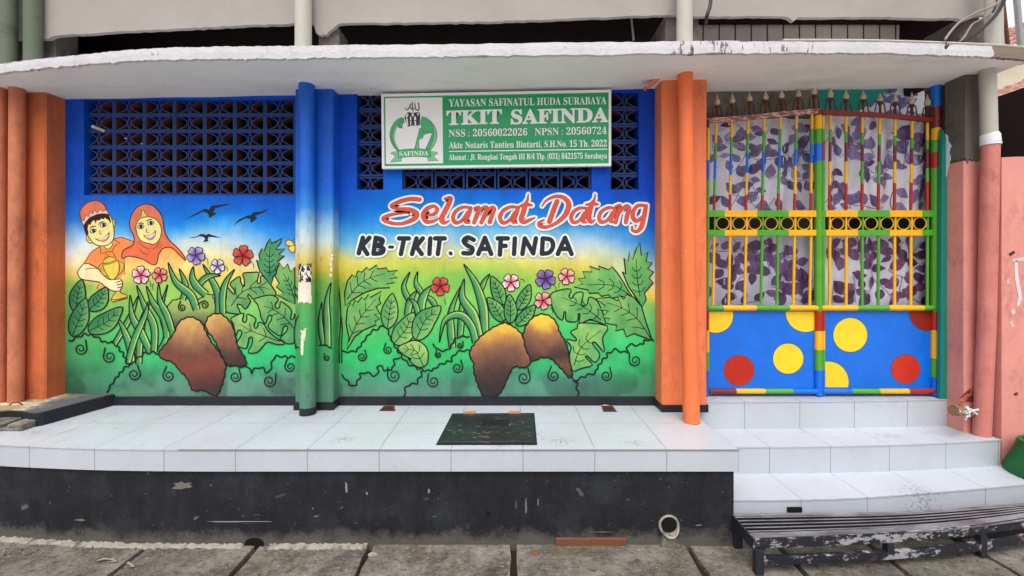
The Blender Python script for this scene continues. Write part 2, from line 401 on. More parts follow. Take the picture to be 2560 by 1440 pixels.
# scrapes and a patch of bare render on the black wall
t = MB()
def scrape(px, py, wpx, hpx, col, seed, ang=0):
    r_ = random.Random(seed); n = 16; pts = []
    for k in range(n):
        q = 2 * math.pi * k / n; rr = r_.uniform(.55, 1.1)
        a, b = math.cos(q) * wpx * rr / 2, math.sin(q) * hpx * rr / 2
        pts.append((px + a * math.cos(ang) - b * math.sin(ang), py + a * math.sin(ang) + b * math.cos(ang)))
    Y = 2.3935
    t.add([P(a, b, Y) for a, b in pts], [tuple(reversed(range(n)))], lin(col, .5))
for a in [(455, 1214, 58, 22, (150, 146, 136), 1, -.1), (590, 1304, 170, 3.5, (190, 190, 188), 2), (200, 1300, 34, 7, (140, 140, 140), 3), (866, 1218, 7, 40, (170, 178, 188), 4, -.12), (917, 1233, 6, 9, (170, 174, 180), 5),
          (1072, 1228, 6, 16, (170, 174, 180), 6), (1290, 1262, 8, 30, (96, 96, 100), 7), (1315, 1265, 6, 52, (150, 150, 150), 8), (790, 1291, 16, 6, (140, 140, 138), 9), (490, 1295, 20, 8, (120, 120, 120), 10, -.5), (62, 1268, 22, 16, (120, 122, 122), 12, -.5),
          (1450, 1230, 34, 12, (110, 110, 112), 14, .9), (1505, 1330, 70, 5, (120, 116, 112), 15), (1746, 1313, 22, 3, (190, 190, 190), 16), (1345, 1255, 5, 22, (140, 140, 140), 17), (700, 1240, 40, 8, (92, 92, 94), 18, -.3), (330, 1350, 70, 8, (120, 118, 112), 19), (1050, 1364, 60, 6, (170, 70, 60), 20)]:
    scrape(*a)
t.build('paint_scrape', M['plain'], pl)

st = thing('entrance_steps', (2.2, 2.8, 0), 'white tiled steps rising to the colourful metal gate', 'steps'); st['kind'] = 'structure'
def tread(name, nose, z, back, zb, x1):
    nose = dense(nose, 8)
    a = MB(); a.prism(nose + [(x1, back), (nose[0][0], back)], 'z', z - .007, z)
    a.build(name, M['tile_x'], st)
    b = MB(); n2 = [(x, y + .004) for x, y in nose]
    b.prism(n2 + [(x1 - .004, back), (n2[0][0], back)], 'z', zb, z - .0075)
    b.build('riser', M['tile_x'], st)
tread('tread', [(1.28, 2.747), (1.8, 2.75), (2.4, 2.775), (2.85, 2.81), (3.285, 2.86)], ZM, 3.4, ZL - .01, 3.285)
tread('tread', [(1.256, 2.443), (1.6, 2.447), (2.0, 2.468), (2.6, 2.54), (3.3, 2.64), (4.2, 2.78)], ZL, 3.4, -.05, 4.2)
tread('sill', [(1.276, 3.043), (1.8, 3.045), (2.5, 3.065), (3.18, 3.10)], ZS, 3.45, ZM - .01, 3.18)
a = MB()                                         # small black slot cut in the lowest riser, chip in its corner
a.box(X(1970, 2.44), X(2006, 2.44), 2.4405, 2.46, Z(1280, 2.443), Z(1269, 2.443))
a.build('drain_slot', M['black'], st)

# ------------------------------------------------------------------ building mass behind the front
b = MB()
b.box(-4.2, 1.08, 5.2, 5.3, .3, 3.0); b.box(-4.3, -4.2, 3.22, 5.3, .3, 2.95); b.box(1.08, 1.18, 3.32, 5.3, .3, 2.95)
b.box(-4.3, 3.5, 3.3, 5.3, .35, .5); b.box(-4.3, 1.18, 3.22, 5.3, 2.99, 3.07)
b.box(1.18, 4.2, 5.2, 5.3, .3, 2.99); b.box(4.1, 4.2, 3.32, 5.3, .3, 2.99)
b.box(1.18, 2.35, 3.3, 5.2, 2.99, 3.07); b.box(2.35, 4.2, 5.0, 5.2, 2.99, 3.07); b.box(3.33, 4.2, 3.3, 3.32, .3, 2.3)  # roof gap added beyond the gate so sky light comes through the hanging sheet
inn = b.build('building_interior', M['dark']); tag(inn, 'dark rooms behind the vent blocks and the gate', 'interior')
# the recess of the storey above the canopy
up = thing('storey', (0, 3.0, 3.2), 'off white rendered upper storey over a dark recess above the canopy', 'building')
M['brown_dark'] = m_plain('recess_shade_brown', (44, 30, 30), .85, .3, 4, .002, 30)  # dark brown carries the shade of the recess in its colour
b = MB()
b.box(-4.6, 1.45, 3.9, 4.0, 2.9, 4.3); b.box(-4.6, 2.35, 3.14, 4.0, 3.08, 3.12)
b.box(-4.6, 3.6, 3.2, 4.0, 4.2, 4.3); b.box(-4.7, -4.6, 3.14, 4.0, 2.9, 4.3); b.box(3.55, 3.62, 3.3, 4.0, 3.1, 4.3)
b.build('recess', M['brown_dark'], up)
rs = random.Random(5)
def beam(pts, Y0, Y1, top=4.2, jit=1.2):
    d = []
    for i in range(len(pts) - 1):
        n = max(2, int((pts[i+1][0] - pts[i][0]) / 14))
        for k in range(n):
            t_ = k / n
            d.append((pts[i][0] + (pts[i+1][0] - pts[i][0]) * t_, pts[i][1] + (pts[i+1][1] - pts[i][1]) * t_ + rs.uniform(-jit, jit)))
    d.append(pts[-1])
    q = [(P(a, b_, Y0)[0], P(a, b_, Y0)[2]) for a, b_ in d]
    m_ = MB(); m_.prism(q + [(q[-1][0], top), (q[0][0], top)], 'y', Y0, Y1)
    return m_
beam([(-320, 108), (120, 96), (140, 88), (354, 76), (560, 66), (745, 58), (783, 58), (790, 82), (800, 88), (816, 86), (826, 76), (838, 66), (848, 58), (1040, 56), (1250, 53), (1664, 37), (1700, 36)], 3.0, 3.03).build('beam', M['beam'], up)
beam([(1700, 38), (1745, 41), (1960, 40), (1972, 44), (1984, 52), (1996, 43), (2191, 42), (2330, 46), (2393, 46), (2412, 52), (2440, 40), (2470, 38)], 2.99, 3.02).build('beam', M['beam'], up)
for q in ((X(70, 3.05), X(142, 3.05), 3.04, 3.2, 2.86, 4.2), (X(798, 3.05), X(850, 3.05), 3.035, 3.2, 2.88, Z(72, 3.05)), (X(1664, 3.04), X(1746, 3.04), 3.035, 3.6, 2.9, Z(36, 3.04)), (X(2395, 3.05), X(2480, 3.05), 3.035, 3.3, 2.9, Z(48, 3.05))):
    b = MB(); b.box(*q, bev=.006); b.build('column', M['concrete'], up)
m = N('pale_wall_tile', .4, .4)
q = m.math('FRACT', m.math('DIVIDE', m.math('ADD', m.xyz()[0], 40.0), .1465))
c = m.ramp(m.noise(4, 5), [(.3, lin((214, 200, 188))), (.7, lin((236, 226, 216)))])
m.color(m.mix(m.math('LESS_THAN', q, .09), c, lin((70, 40, 38)))); M['wall_tile'] = m.mat
b = MB(); b.box(1.47, 3.55, 3.90, 3.98, 3.42, Z(62, 3.9)); b.build('tiled_wall', M['wall_tile'], up)
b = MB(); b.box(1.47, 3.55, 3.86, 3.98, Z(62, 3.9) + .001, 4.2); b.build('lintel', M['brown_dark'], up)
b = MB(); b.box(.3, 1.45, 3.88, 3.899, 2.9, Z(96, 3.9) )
b.build('tiled_wall', M['brown_dark'], up)  # same tiling as the pale wall, coloured dark to stand for shade

b = MB(); b.box(-6.5, -3.575, 3.06, 3.2, -.05, 4.3); b.build('wall', M['beam'], up)

# ------------------------------------------------------------------ canopy slab, bowed in plan, its underside rising slightly to the right
def zc(x): return HC + 1.252 + .0178 * (x + 1.05)
bot = [(-330, 224), (-150, 203), (0, 182), (90, 171), (177, 163), (354, 150), (530, 146), (708, 145), (900, 142), (1270, 138), (1700, 133), (1979, 131), (2191, 132), (2368, 137), (2489, 142), (2560, 147), (2640, 153)]
path = []
for px, py in bot:
    Y = 2.6
    for _ in range(30): Y = (zc(X(px, Y)) - HC) * F / (CY - py)
    path.append((X(px, Y), Y))
path = [p for p in dense(path, 12) if p[0] < 3.38]
cn = thing('canopy', (0, 2.85, 2.82), 'long curved white concrete canopy over the painted front with a crumbling edge', 'canopy')
rs = random.Random(9)
u = MB(); n = len(path); vs = []
K = 6
for x, y in path:
    for k in range(K + 1):
        yy = y + .02 + (3.2 - y - .02) * k / K
        vs.append((x, yy, zc(x) + .002 * math.sin(x * 9 + k)))
vs += [(x, y, zc(x) + .058) for (x, y) in path] + [(x, 3.2, zc(x) + .07) for x, y in path]
o1 = n * (K + 1)
u.add(vs, [(i*(K+1)+k, i*(K+1)+k+1, (i+1)*(K+1)+k+1, (i+1)*(K+1)+k) for i in range(n-1) for k in range(K)]
      + [(o1+i, o1+i+1, o1+n+i+1, o1+n+i) for i in range(n-1)])
i = n - 1
x, y = path[-1]
u.add([(x, y + .02, zc(x)), (x, 3.2, zc(x)), (x, 3.2, zc(x) + .07), (x, y, zc(x) + .058)], [(0, 1, 2, 3)])
u.build('slab', M['canopy'], cn)
f = MB(); vs = []; fine = dense(path, 3); L = len(fine)
jb = 0; jt = 0
for i, (x, y) in enumerate(fine):
    jb = .6 * jb + rs.uniform(-.0035, .0035); jt = .6 * jt + rs.uniform(-.0022, .0022)
    h0 = zc(x) - .003 + jb - (.006 if rs.random() < .05 else 0); h1 = zc(x) + .056 + jt + .016 * min(1, max(0, (x + 2.9) / 1.2)) * (1 if x < 1.4 else .7)
    vs += [(x, y + .022, h0), (x, y, h0), (x, y - .0015, (h0 + h1) / 2), (x, y, h1), (x, y + .05, h1 + .003)]
f.add(vs, [(5*i+j, 5*i+5+j, 5*i+6+j, 5*i+1+j) for i in range(L - 1) for j in range(4)])
fa = f.build('fascia', M['fascia'], cn)
fp = [(x, y + .005, zc(x) + .076) for x, y in path if x > 1.62]
c_ = MB(); c_.tube(fp, .009, 8); c_.build('conduit', M['pvc'], None, True); tag(bpy.data.objects['conduit'], 'thin pale conduit lying along the right half of the canopy edge', 'conduit')

# ------------------------------------------------------------------ value noise for painted gradients
def vnoise(x, y, s, seed):
    rs_ = np.random.RandomState(seed); G = rs_.rand(64, 64)
    x = np.asarray(x, float) / s; y = np.asarray(y, float) / s
    xi = np.floor(x).astype(int); yi = np.floor(y).astype(int); fx_ = x - xi; fy_ = y - yi
    fx_ = fx_ * fx_ * (3 - 2 * fx_); fy_ = fy_ * fy_ * (3 - 2 * fy_)
    a = G[xi % 64, yi % 64]; b_ = G[(xi+1) % 64, yi % 64]; c_ = G[xi % 64, (yi+1) % 64]; d = G[(xi+1) % 64, (yi+1) % 64]
    return (a * (1-fx_) + b_ * fx_) * (1 - fy_) + (c_ * (1-fx_) + d * fx_) * fy_ - .5
def fbm(x, y, s, seed): return vnoise(x, y, s, seed) + .5 * vnoise(x, y, s/2.1, seed+1) + .25 * vnoise(x, y, s/4.3, seed+2)

SKYC = {  # columns of the painted background: photo x -> (photo y, colour)
 170: [(240, (8,72,190)), (480, (18,84,204)), (540, (44,114,214)), (580, (150,190,226)), (620, (216,226,226)), (655, (240,230,182)), (690, (216,205,122)), (712, (122,172,92)), (780, (86,162,92)), (860, (72,158,92)), (920, (62,132,92)), (960, (52,98,76)), (992, (62,104,82))],
 330: [(240, (8,72,190)), (480, (0,92,214)), (560, (0,124,226)), (590, (94,172,232)), (612, (225,228,216)), (640, (236,216,150)), (682, (226,202,112)), (722, (132,182,92)), (780, (92,172,92)), (850, (62,182,102)), (900, (60,168,102)), (950, (76,142,112)), (992, (86,128,106))],
 520: [(240, (8,72,190)), (480, (0,92,212)), (540, (0,120,224)), (575, (92,176,236)), (602, (190,216,232)), (640, (236,226,172)), (690, (222,206,94)), (722, (132,186,92)), (780, (102,182,92)), (860, (50,192,106)), (910, (56,168,106)), (950, (86,134,112)), (992, (96,128,112))],
 740: [(240, (8,72,190)), (480, (0,82,200)), (550, (0,114,224)), (600, (72,158,228)), (640, (190,210,222)), (690, (236,222,162)), (712, (222,206,112)), (750, (112,182,102)), (860, (46,192,112)), (915, (50,172,112)), (950, (90,142,122)), (992, (86,128,112))],
 850: [(240, (8,66,184)), (470, (0,76,196)), (530, (10,96,200)), (580, (62,152,218)), (620, (132,192,216)), (650, (216,206,114)), (690, (190,192,64)), (720, (120,176,78)), (800, (82,176,96)), (880, (50,186,102)), (930, (60,152,102)), (992, (90,124,112))],
 1000: [(240, (8,66,184)), (470, (0,108,220)), (540, (0,138,226)), (575, (62,168,228)), (602, (160,202,218)), (630, (216,216,134)), (660, (190,202,84)), (700, (122,186,88)), (800, (86,182,92)), (880, (50,186,102)), (930, (60,154,106)), (992, (90,128,116))],
 1250: [(240, (8,66,184)), (470, (0,98,220)), (540, (22,142,228)), (575, (122,192,232)), (610, (190,212,218)), (640, (212,212,124)), (670, (166,196,88)), (700, (116,186,92)), (800, (76,186,96)), (900, (56,182,106)), (940, (76,148,116)), (992, (86,128,112))],
 1450: [(240, (8,66,184)), (470, (0,84,208)), (540, (0,114,220)), (580, (112,186,232)), (610, (190,212,226)), (640, (222,216,152)), (670, (216,206,92)), (702, (152,192,82)), (740, (92,186,102)), (860, (50,186,102)), (920, (56,172,106)), (960, (80,132,116)), (992, (80,124,106))],
 1640: [(240, (8,60,176)), (470, (0,64,186)), (560, (0,94,204)), (600, (42,132,214)), (640, (112,176,218)), (690, (190,212,218)), (720, (226,216,172)), (742, (226,206,102)), (770, (122,192,112)), (860, (62,192,112)), (920, (50,152,96)), (992, (76,124,102))]}
SX = sorted(SKYC)
def bgcolor(px, py):
    px = np.asarray(px, float); py = np.asarray(py, float)
    amp = 26 * np.clip((py - 490) / 40, 0, 1)
    yy = py + fbm(px, py, 90, 3) * amp + fbm(px, py, 30, 9) * amp * .35
    cols = np.array([[[np.interp(y, [k[0] for k in SKYC[c]], [k[1][j] for k in SKYC[c]]) for j in range(3)] for c in SX] for y in yy])
    i = np.clip(np.searchsorted(SX, px) - 1, 0, len(SX) - 2)
    xa = np.array(SX)[i]; xb = np.array(SX)[i+1]; t = np.clip((px - xa) / (xb - xa), 0, 1)[:, None]
    r = np.arange(len(px)); c = cols[r, i] * (1 - t) + cols[r, i+1] * t
    c = c * (1 + .09 * fbm(px, py, 42, 21)[:, None])
    # dabbed dark patches low on the wall
    d = np.clip(fbm(px, py, 60, 33) * 1.2, 0, .2) * np.clip((py - 900) / 60, 0, 1)
    return c * (1 - d[:, None]) * (1 + .03 * np.clip((py - 640) / 140, 0, 1))[:, None] + np.clip(1 - np.abs(py - 745) / 110, 0, 1)[:, None] * np.array([22, 6, -8])
def linarr(c, k=1.0):
    v = np.clip(np.asarray(c) / 255.0, 0, 1)
    v = np.where(v <= .04045, v / 12.92, ((v + .055) / 1.055) ** 2.4) * k * KA
    return np.hstack([np.minimum(v, .86), np.ones((len(v), 1))])

def wall_rect(mb, x0, y0, x1, y1, step=6, Y=YW, back=.14):
    """front grid painted with the mural background, plus the four sides"""
    nx = max(1, int((x1 - x0) / step)); ny = max(1, int((y1 - y0) / step))
    gx, gy = np.meshgrid(np.linspace(x0, x1, nx+1), np.linspace(y0, y1, ny+1))
    c = linarr(bgcolor(gx.ravel(), gy.ravel()))
    vs = [P(a, b_, Y) for a, b_ in zip(gx.ravel(), gy.ravel())]
    W = nx + 1
    mb.add(vs, [(j*W+i, (j+1)*W+i, (j+1)*W+i+1, j*W+i+1) for j in range(ny) for i in range(nx)], [tuple(q) for q in c])
    a0 = P(x0, y0, Y); a1 = P(x1, y1, Y); cc = linarr(bgcolor([x0, x1, x1, x0], [y0, y0, y1, y1]))
    q = [(a0[0], a0[2]), (a1[0], a0[2]), (a1[0], a1[2]), (a0[0], a1[2])]
    for i in range(4):
        j = (i + 1) % 4
        mb.add([(q[i][0], Y, q[i][1]), (q[j][0], Y, q[j][1]), (q[j][0], Y + back, q[j][1]), (q[i][0], Y + back, q[i][1])], [(0, 3, 2, 1)], [tuple(cc[i]), tuple(cc[j]), tuple(cc[j]), tuple(cc[i])])

# hollow vent block: rim with two bowed webs and a slim lens between them; painted front, terracotta sides
def vent_block_mesh(wd, ht):
    mb = MB(); D = .07; rim = .0125
    a, b_ = wd/2 - .0008, ht/2 - .0008; ia, ib = a - rim, b_ - rim
    def slab(outline):
        n_ = len(outline); vs = [(x, 0, z) for x, z in outline] + [(x, D, z) for x, z in outline]
        tri = tess(outline)
        mb.add(vs, [t_ for t_ in tri], mi=0); mb.add(vs, [(i, (i+1) % n_, n_+(i+1) % n_, n_+i) for i in range(n_)], mi=1)
    for q in ([(-a, ib), (a, ib), (a, b_), (-a, b_)], [(-a, -b_), (a, -b_), (a, -ib), (-a, -ib)], [(-a, -ib), (-ia, -ib), (-ia, ib), (-a, ib)], [(ia, -ib), (a, -ib), (a, ib), (ia, ib)]): slab(q)
    def web(fn, th):
        l = []; r_ = []
        for k in range(13):
            v = -1 + 2 * k / 12; u_ = fn(v); du = (fn(v + .01) - fn(v - .01)) / .02 * ia; dv = ib; s = math.hypot(du, dv)
            l.append((u_ * ia - th * dv / s, v * ib + th * du / s)); r_.append((u_ * ia + th * dv / s, v * ib - th * du / s))
        l = [(x, max(-ib, min(ib, z))) for x, z in l]; r_ = [(x, max(-ib, min(ib, z))) for x, z in r_]
        slab(r_ + l[::-1])
    for s in (-1, 1):
        web(lambda v: s * (.17 + .62 * v * v), .0034); web(lambda v: s * .115 * math.cos(v * 1.5), .0030)
    o = mb.build('vent_block', [M['vent_blue'], M['terracotta']])
    return o
def vent_row(proto, parent, xs_, ys_, first):
    out = []
    for x in xs_:
        for y in ys_:
            o = proto if (first and not out) else proto.copy()
            if o is not proto: COL.objects.link(o)
            p = P(x, y, YW + .03); o.location = p; attach(o, parent); out.append(o)
    return out

wallL = thing('mural_wall', (X(450, YW), YW, ZT), 'mural wall bay with the boy and girl under a wide blue vent block panel', 'wall', 'painted wall bays')
wm = MB()
wall_rect(wm, 160, 488, 800, 1012); wall_rect(wm, 160, 205, 210, 488, 8); wall_rect(wm, 210, 205, 738, 249, 10); wall_rect(wm, 737, 205, 800, 488, 8)
wm.build('masonry', M['mural'], wallL)
PW, PH = 75.4 * (YW + .03) / F, 40.1 * (YW + .03) / F
proto = vent_block_mesh(PW, PH)
vent_row(proto, wallL, [247.5 + 75.4 * i for i in range(7)], [267.5 + 40.1 * j for j in range(6)], True)
sk = MB(); sk.box(X(282, YW), X(742, YW), YW - .010, YW + .01, ZT - .001, Z(991, YW)); sk.build('skirting', M['black_paint'], wallL)

wallR = thing('mural_wall', (X(1250, YW), YW, ZT), 'mural wall bay with the red welcome lettering behind the green sign', 'wall', 'painted wall bays')
wm = MB()
wall_rect(wm, 800, 474, 1700, 1012); wall_rect(wm, 800, 195, 892, 474, 8); wall_rect(wm, 892, 195, 1598, 232, 10); wall_rect(wm, 1597, 195, 1700, 474, 8)
wall_rect(wm, 958, 232, 1005, 474, 8); wall_rect(wm, 1479, 232, 1525, 474, 8); wall_rect(wm, 1005, 232, 1479, 395, 12)
wm.build('masonry', M['mural'], wallR)
vent_row(proto, wallR, [925.5], [255 + 41.3 * j for j in range(6)], False)
vent_row(proto, wallR, [1561.5], [251 + 41.3 * j for j in range(6)], False)
vent_row(proto, wallR, [1045 + 78.8 * i for i in range(6)], [414, 454.5], False)
sk = MB(); sk.box(X(850, YW), X(1648, YW), YW - .010, YW + .01, ZT - .001, Z(991, YW)); sk.build('skirting', M['black_paint'], wallR)
# stray bits in the wall: a short pale tube end poked through a vent block
tb = MB(); tb.tube([P(262, 328, YW - .03), P(236, 318, YW - .06), ], .010, 10); tb.tube([P(233, 317, YW - .062), P(232.5, 316.8, YW - .064)], .012, 10)
tag(tb.build('pipe_end', M['pvc'], None, True), 'short pale plastic tube poking out of a vent block', 'pipe')

# ------------------------------------------------------------------ pillars
def pillar(label, x0, x1, y0, z0, z1, mat, skirt=None, name='pillar', yb=YW + .12):
    p = thing(name, ((x0+x1)/2, y0, z0), label, 'pillar', 'pillars')
    m_ = MB(); m_.box(x0, x1, y0, yb, z0, z1, bev=.010); sh = m_.build('shaft', mat, p)
    if skirt:
        s_ = MB(); s_.box(x0 - .006, x1 + .006, y0 - .007, YW + .05, z0 - .001, z0 + skirt); s_.build('skirting', M['black_paint'], p)
    return p
pm = pillar('blue pillar between the two mural bays, its painting running down to dark green', X(737, 3.02), X(832, 3.02), 3.02, ZT, 2.95, M['mural_pillar'], .056)
po = pillar('orange pillar between the mural and the gate', X(1655, 2.98), X(1768, 2.98), 2.98, ZT, 2.97, M['orange'], .05)
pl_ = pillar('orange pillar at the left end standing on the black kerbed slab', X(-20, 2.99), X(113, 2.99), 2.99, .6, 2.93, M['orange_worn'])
pr = pillar('pink pillar at the right of the gate with bare grey concrete at its top', 3.17, 3.31, 2.98, .3, Z(399, 2.98), M['pink'], yb=3.11)
c_ = MB(); rs = random.Random(2)
zz = Z(399, 2.98); low = [(3.167 + .146 * k / 20, zz - .008 + rs.uniform(-.022, .022)) for k in range(21)]
c_.prism(low + [(3.313, 3.0), (3.167, 3.0)], 'y', 2.976, 3.112)
c_.build('bare_concrete', M['concrete'], pr)
c_ = MB()
c_.prism([(3.108, zz - .12), (3.085, zz - .02), (3.07, zz + .03), (3.082, zz + .08), (3.066, zz + .12), (3.088, zz + .16), (3.09, zz + .20), (3.108, zz + .22)], 'x', 3.1625, 3.1665); c_.build('plaster_remnant', M['pvc_new'], pr)
c_ = MB(); c_.box(3.20, 3.30, 3.115, 3.3, ZS, 2.98); c_.build('jamb', M['concrete'], pr)
c_ = MB(); c_.prism([(3.120, .6), (3.1685, .6), (3.1685, 2.50), (3.135, 2.56)], 'y', 3.102, 3.125)
M['teal'] = m_plain('teal_paint', (20, 128, 116), .5, .2, 6, .001, 50)
c_.build('teal_strip', M['teal'], pr)

# ------------------------------------------------------------------ downpipes
def pipe(label, path, rads, mat, name='drain_pipe', n=20):
    t_ = thing(name, path[-1], label, 'drain pipe', 'drain pipes')
    m_ = MB(); m_.tube(path, rads, n); m_.build('pipe', mat, t_, True)
    return t_
def seg(path, rads, mat, name, parent):
    m_ = MB(); m_.tube(path, rads, 20); return m_.build(name, mat, parent, True)
# mural pillar's pipe
x = X(767, 2.955)
tp = thing('drain_pipe', (x, 2.955, ZT), 'painted drain pipe in front of the blue mural pillar, white above the canopy', 'drain pipe', 'drain pipes')
seg([(x - .012, 2.93, 4.2), (x - .012, 2.93, 2.84)], .054, M['pvc'], 'pipe', tp)
seg([(x, 2.955, 2.86), (x + .002, 2.955, 1.6), (x + .012, 2.945, ZT + .05)], .053, M['mural_pipe'], 'pipe', tp)
seg([(x + .012, 2.945, ZT + .051), (x + .012, 2.945, ZT)], .0545, M['black_paint'], 'pipe_base', tp)
# peeled paper stuck round that pipe
m = N('torn_poster_paper', .8, .2)
c = m.ramp(m.noise(5, 5), [(.3, lin((206, 198, 176))), (.7, lin((232, 228, 214)))])
z_ = m.xyz()[2]
scrib = m.math('MULTIPLY', m.ramp(m.noise(60, 3, .7, (1, 1, .55)), [(.47, 0), (.50, 1)]), m.math('GREATER_THAN', z_, Z(706, 2.9)))
m.color(m.mix(scrib, c, lin((40, 40, 44)))); M['paper'] = m.mat
def patch(y0, y1, a0, a1, name, seed):
    r_ = random.Random(seed); vs = []; nh, na = 14, 10
    for j in range(nh + 1):
        yy = y0 + (y1 - y0) * j / nh; z__ = Z(yy, 2.9)
        l = a0 + r_.uniform(-.08, .08); r2 = a1 + r_.uniform(-.08, .08)
        for k in range(na + 1):
            q = l + (r2 - l) * k / na
            px_ = x + .003 + .0555 * math.sin(q); py_ = 2.952 - .0555 * math.cos(q)
            vs.append((px_, py_, z__ + (r_.uniform(-.012, .012) if j in (0, nh) else 0)))
    m_ = MB(); m_.add(vs, [(j*(na+1)+k, (j+1)*(na+1)+k, (j+1)*(na+1)+k+1, j*(na+1)+k+1) for j in range(nh) for k in range(na)])
    m_.build(name, M['paper'], tp, True)
patch(660, 758, -1.2, .95, 'torn_paper', 1); patch(823, 888, -.3, 1.15, 'torn_paper', 4)
# orange pipe
tp = thing('drain_pipe', (1.183, 2.79, ZT), 'orange drain pipe standing on the platform before the orange pillar, scratched, white above', 'drain pipe', 'drain pipes')
seg([(1.182, 2.9, 4.2), (1.182, 2.9, 2.95)], .052, M['pvc'], 'pipe', tp)
M['orange_scr'] = m_plain('scratched_orange_paint', (232, 116, 66), .5, .12, 5, .001, 50, stain=(236, 214, 196), stain_scale=20, stain_lo=.66, stain_hi=.69, stretch=(1.5, 1.5, .6))
seg([(1.184, 2.895, 2.9), (1.184, 2.86, 1.8), (1.183, 2.80, ZT + .16)], .049, M['orange_scr'], 'pipe', tp)
seg([(1.183, 2.802, ZT + .165), (1.183, 2.79, ZT)], .0525, M['orange_scr'], 'pipe_socket', tp)
b = MB(); b.box(1.09, 1.225, 2.78, 2.85, zc(1.18) + .07, zc(1.18) + .085); b.build('mortar_cap', M['orange'], tp)
# left end pipes
xl = X(40, 2.93)
tp = thing('drain_pipe', (xl, 2.93, .63), 'orange drain pipe beside the left end pillar, green grey above the canopy', 'drain pipe', 'drain pipes')
seg([(xl + .085, 2.96, 4.2), (xl + .085, 2.96, 2.83)], .049, M['pipe_green'], 'pipe', tp)
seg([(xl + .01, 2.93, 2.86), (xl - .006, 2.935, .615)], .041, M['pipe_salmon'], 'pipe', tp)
tp = thing('drain_pipe', (xl - .125, 2.93, .63), 'orange drain pipe cut off by the left edge of the photo', 'drain pipe', 'drain pipes')
seg([(xl - .055, 2.93, 4.2), (xl - .055, 2.93, 2.83)], .050, M['pipe_green'], 'pipe', tp)
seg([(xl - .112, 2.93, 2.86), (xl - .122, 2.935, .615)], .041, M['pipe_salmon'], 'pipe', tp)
# right pipe: white, coupling, pink
tp = thing('drain_pipe', (3.25, 2.93, ZM), 'drain pipe beside the pink pillar, white at the top and pink below its collar', 'drain pipe', 'drain pipes')
xr = X(2470, 2.90)
seg([(xr - .01, 2.86, 4.2), (xr - .005, 2.86, 2.9)], .045, M['pvc'], 'pipe', tp)
seg([(xr - .005, 2.90, 2.93), (xr + .008, 2.90, Z(338, 2.9))], .043, M['pvc'], 'pipe', tp)
zk = Z(352, 2.9)
seg([(xr + .012, 2.90, zk + .052), (xr + .013, 2.90, zk + .035), (xr + .016, 2.90, zk - .012)], [.044, .0505, .0515], M['pvc_new'], 'collar', tp)
seg([(xr + .017, 2.90, zk - .014), (xr + .017, 2.90, zk - .030)], .053, M['pvc_new'], 'collar_ring', tp)
seg([(xr + .016, 2.90, zk - .028), (3.256, 2.92, 1.2), (3.238, 2.935, ZM)], .0475, M['pink_worn'], 'pipe', tp)

# ------------------------------------------------------------------ black kerbed slab at the left end
sl = thing('raised_slab', (-3.4, 2.9, ZT), 'low concrete slab with black painted edge at the left end of the platform', 'slab')
rs = random.Random(8)
edge = [(-4.0, 2.80 + rs.uniform(-.01, .01))] + [(-3.95 + .1 * k, 2.745 + .025 * math.sin(k * 1.9) + rs.uniform(-.012, .012)) for k in range(9)] + [(-3.06, 2.715), (-3.0, 2.71)]
bx_ = edge + [(-2.985, 2.73), (-2.955, 2.86), (-2.925, 3.0), (-2.89, 3.13), (-4.0, 3.13)]
m_ = MB(); m_.prism(bx_, 'z', ZT - .001, .626); 
m_.build('black_edge', M['black_paint'], sl)
m = N('worn_slab_top', .9, .2)
c = m.ramp(m.noise(6, 8, .7), [(.3, lin((128, 110, 84))), (.7, lin((164, 148, 116)))])
c = m.mix(m.ramp(m.noise(3.5, 7, .7, (.6, 2.2, 1)), [(.52, 0), (.58, 1)]), c, lin((206, 198, 178)))
bl = m.math('ADD', m.math('MULTIPLY', m.xyz()[0], 1.0), m.math('MULTIPLY', m.noise(8, 5), .35))
c = m.mix(m.ramp(m.math('ADD', bl, 3.4), [(.36, 0), (.46, 1)]), c, lin((84, 88, 92)))
m.color(c); m.bump(m.noise(30, 7, .7), .006); M['slab_top'] = m.mat
m_ = MB(); m_.prism([(a + (.012 if a > -3.5 else 0) * -1, b_ + .012) for a, b_ in bx_[:-2]] + [(-2.905, 3.12), (-4.0, 3.12)], 'z', .6262, .632); m_.build('top_screed', M['slab_top'], sl)
m_ = MB()
for k in range(14):
    x_ = -3.95 + .065 * k; m_.box(x_, x_ + .07 + rs.uniform(0, .03), 2.62 + rs.uniform(-.03, .03), 2.78, ZT + .001, ZT + .025 + rs.uniform(-.012, .02), bev=.006)
m_.build('broken_mortar', M['slab'], sl)
tg = MB(); tg.box(X(60, 2.7), X(74, 2.7), 2.665, 2.69, Z(1064, 2.68), Z(1058, 2.68)); M['hot_pink'] = m_plain('pink_wrapper', (226, 80, 140), .4, .1, 9)
tag(tg.build('wrapper_scrap', M['hot_pink']), 'tiny pink wrapper scrap at the broken corner of the slab', 'litter')
tg = MB(); tg.tube([P(22, 1014, 2.86), P(30, 1008, 2.86), P(44, 1006, 2.86), P(53, 1009, 2.86), P(57, 1014, 2.86)], .004, 8)
tag(tg.build('steel_loop', M['rust'], None, True), 'rusty steel loop set in the slab by the left pipes', 'handle')

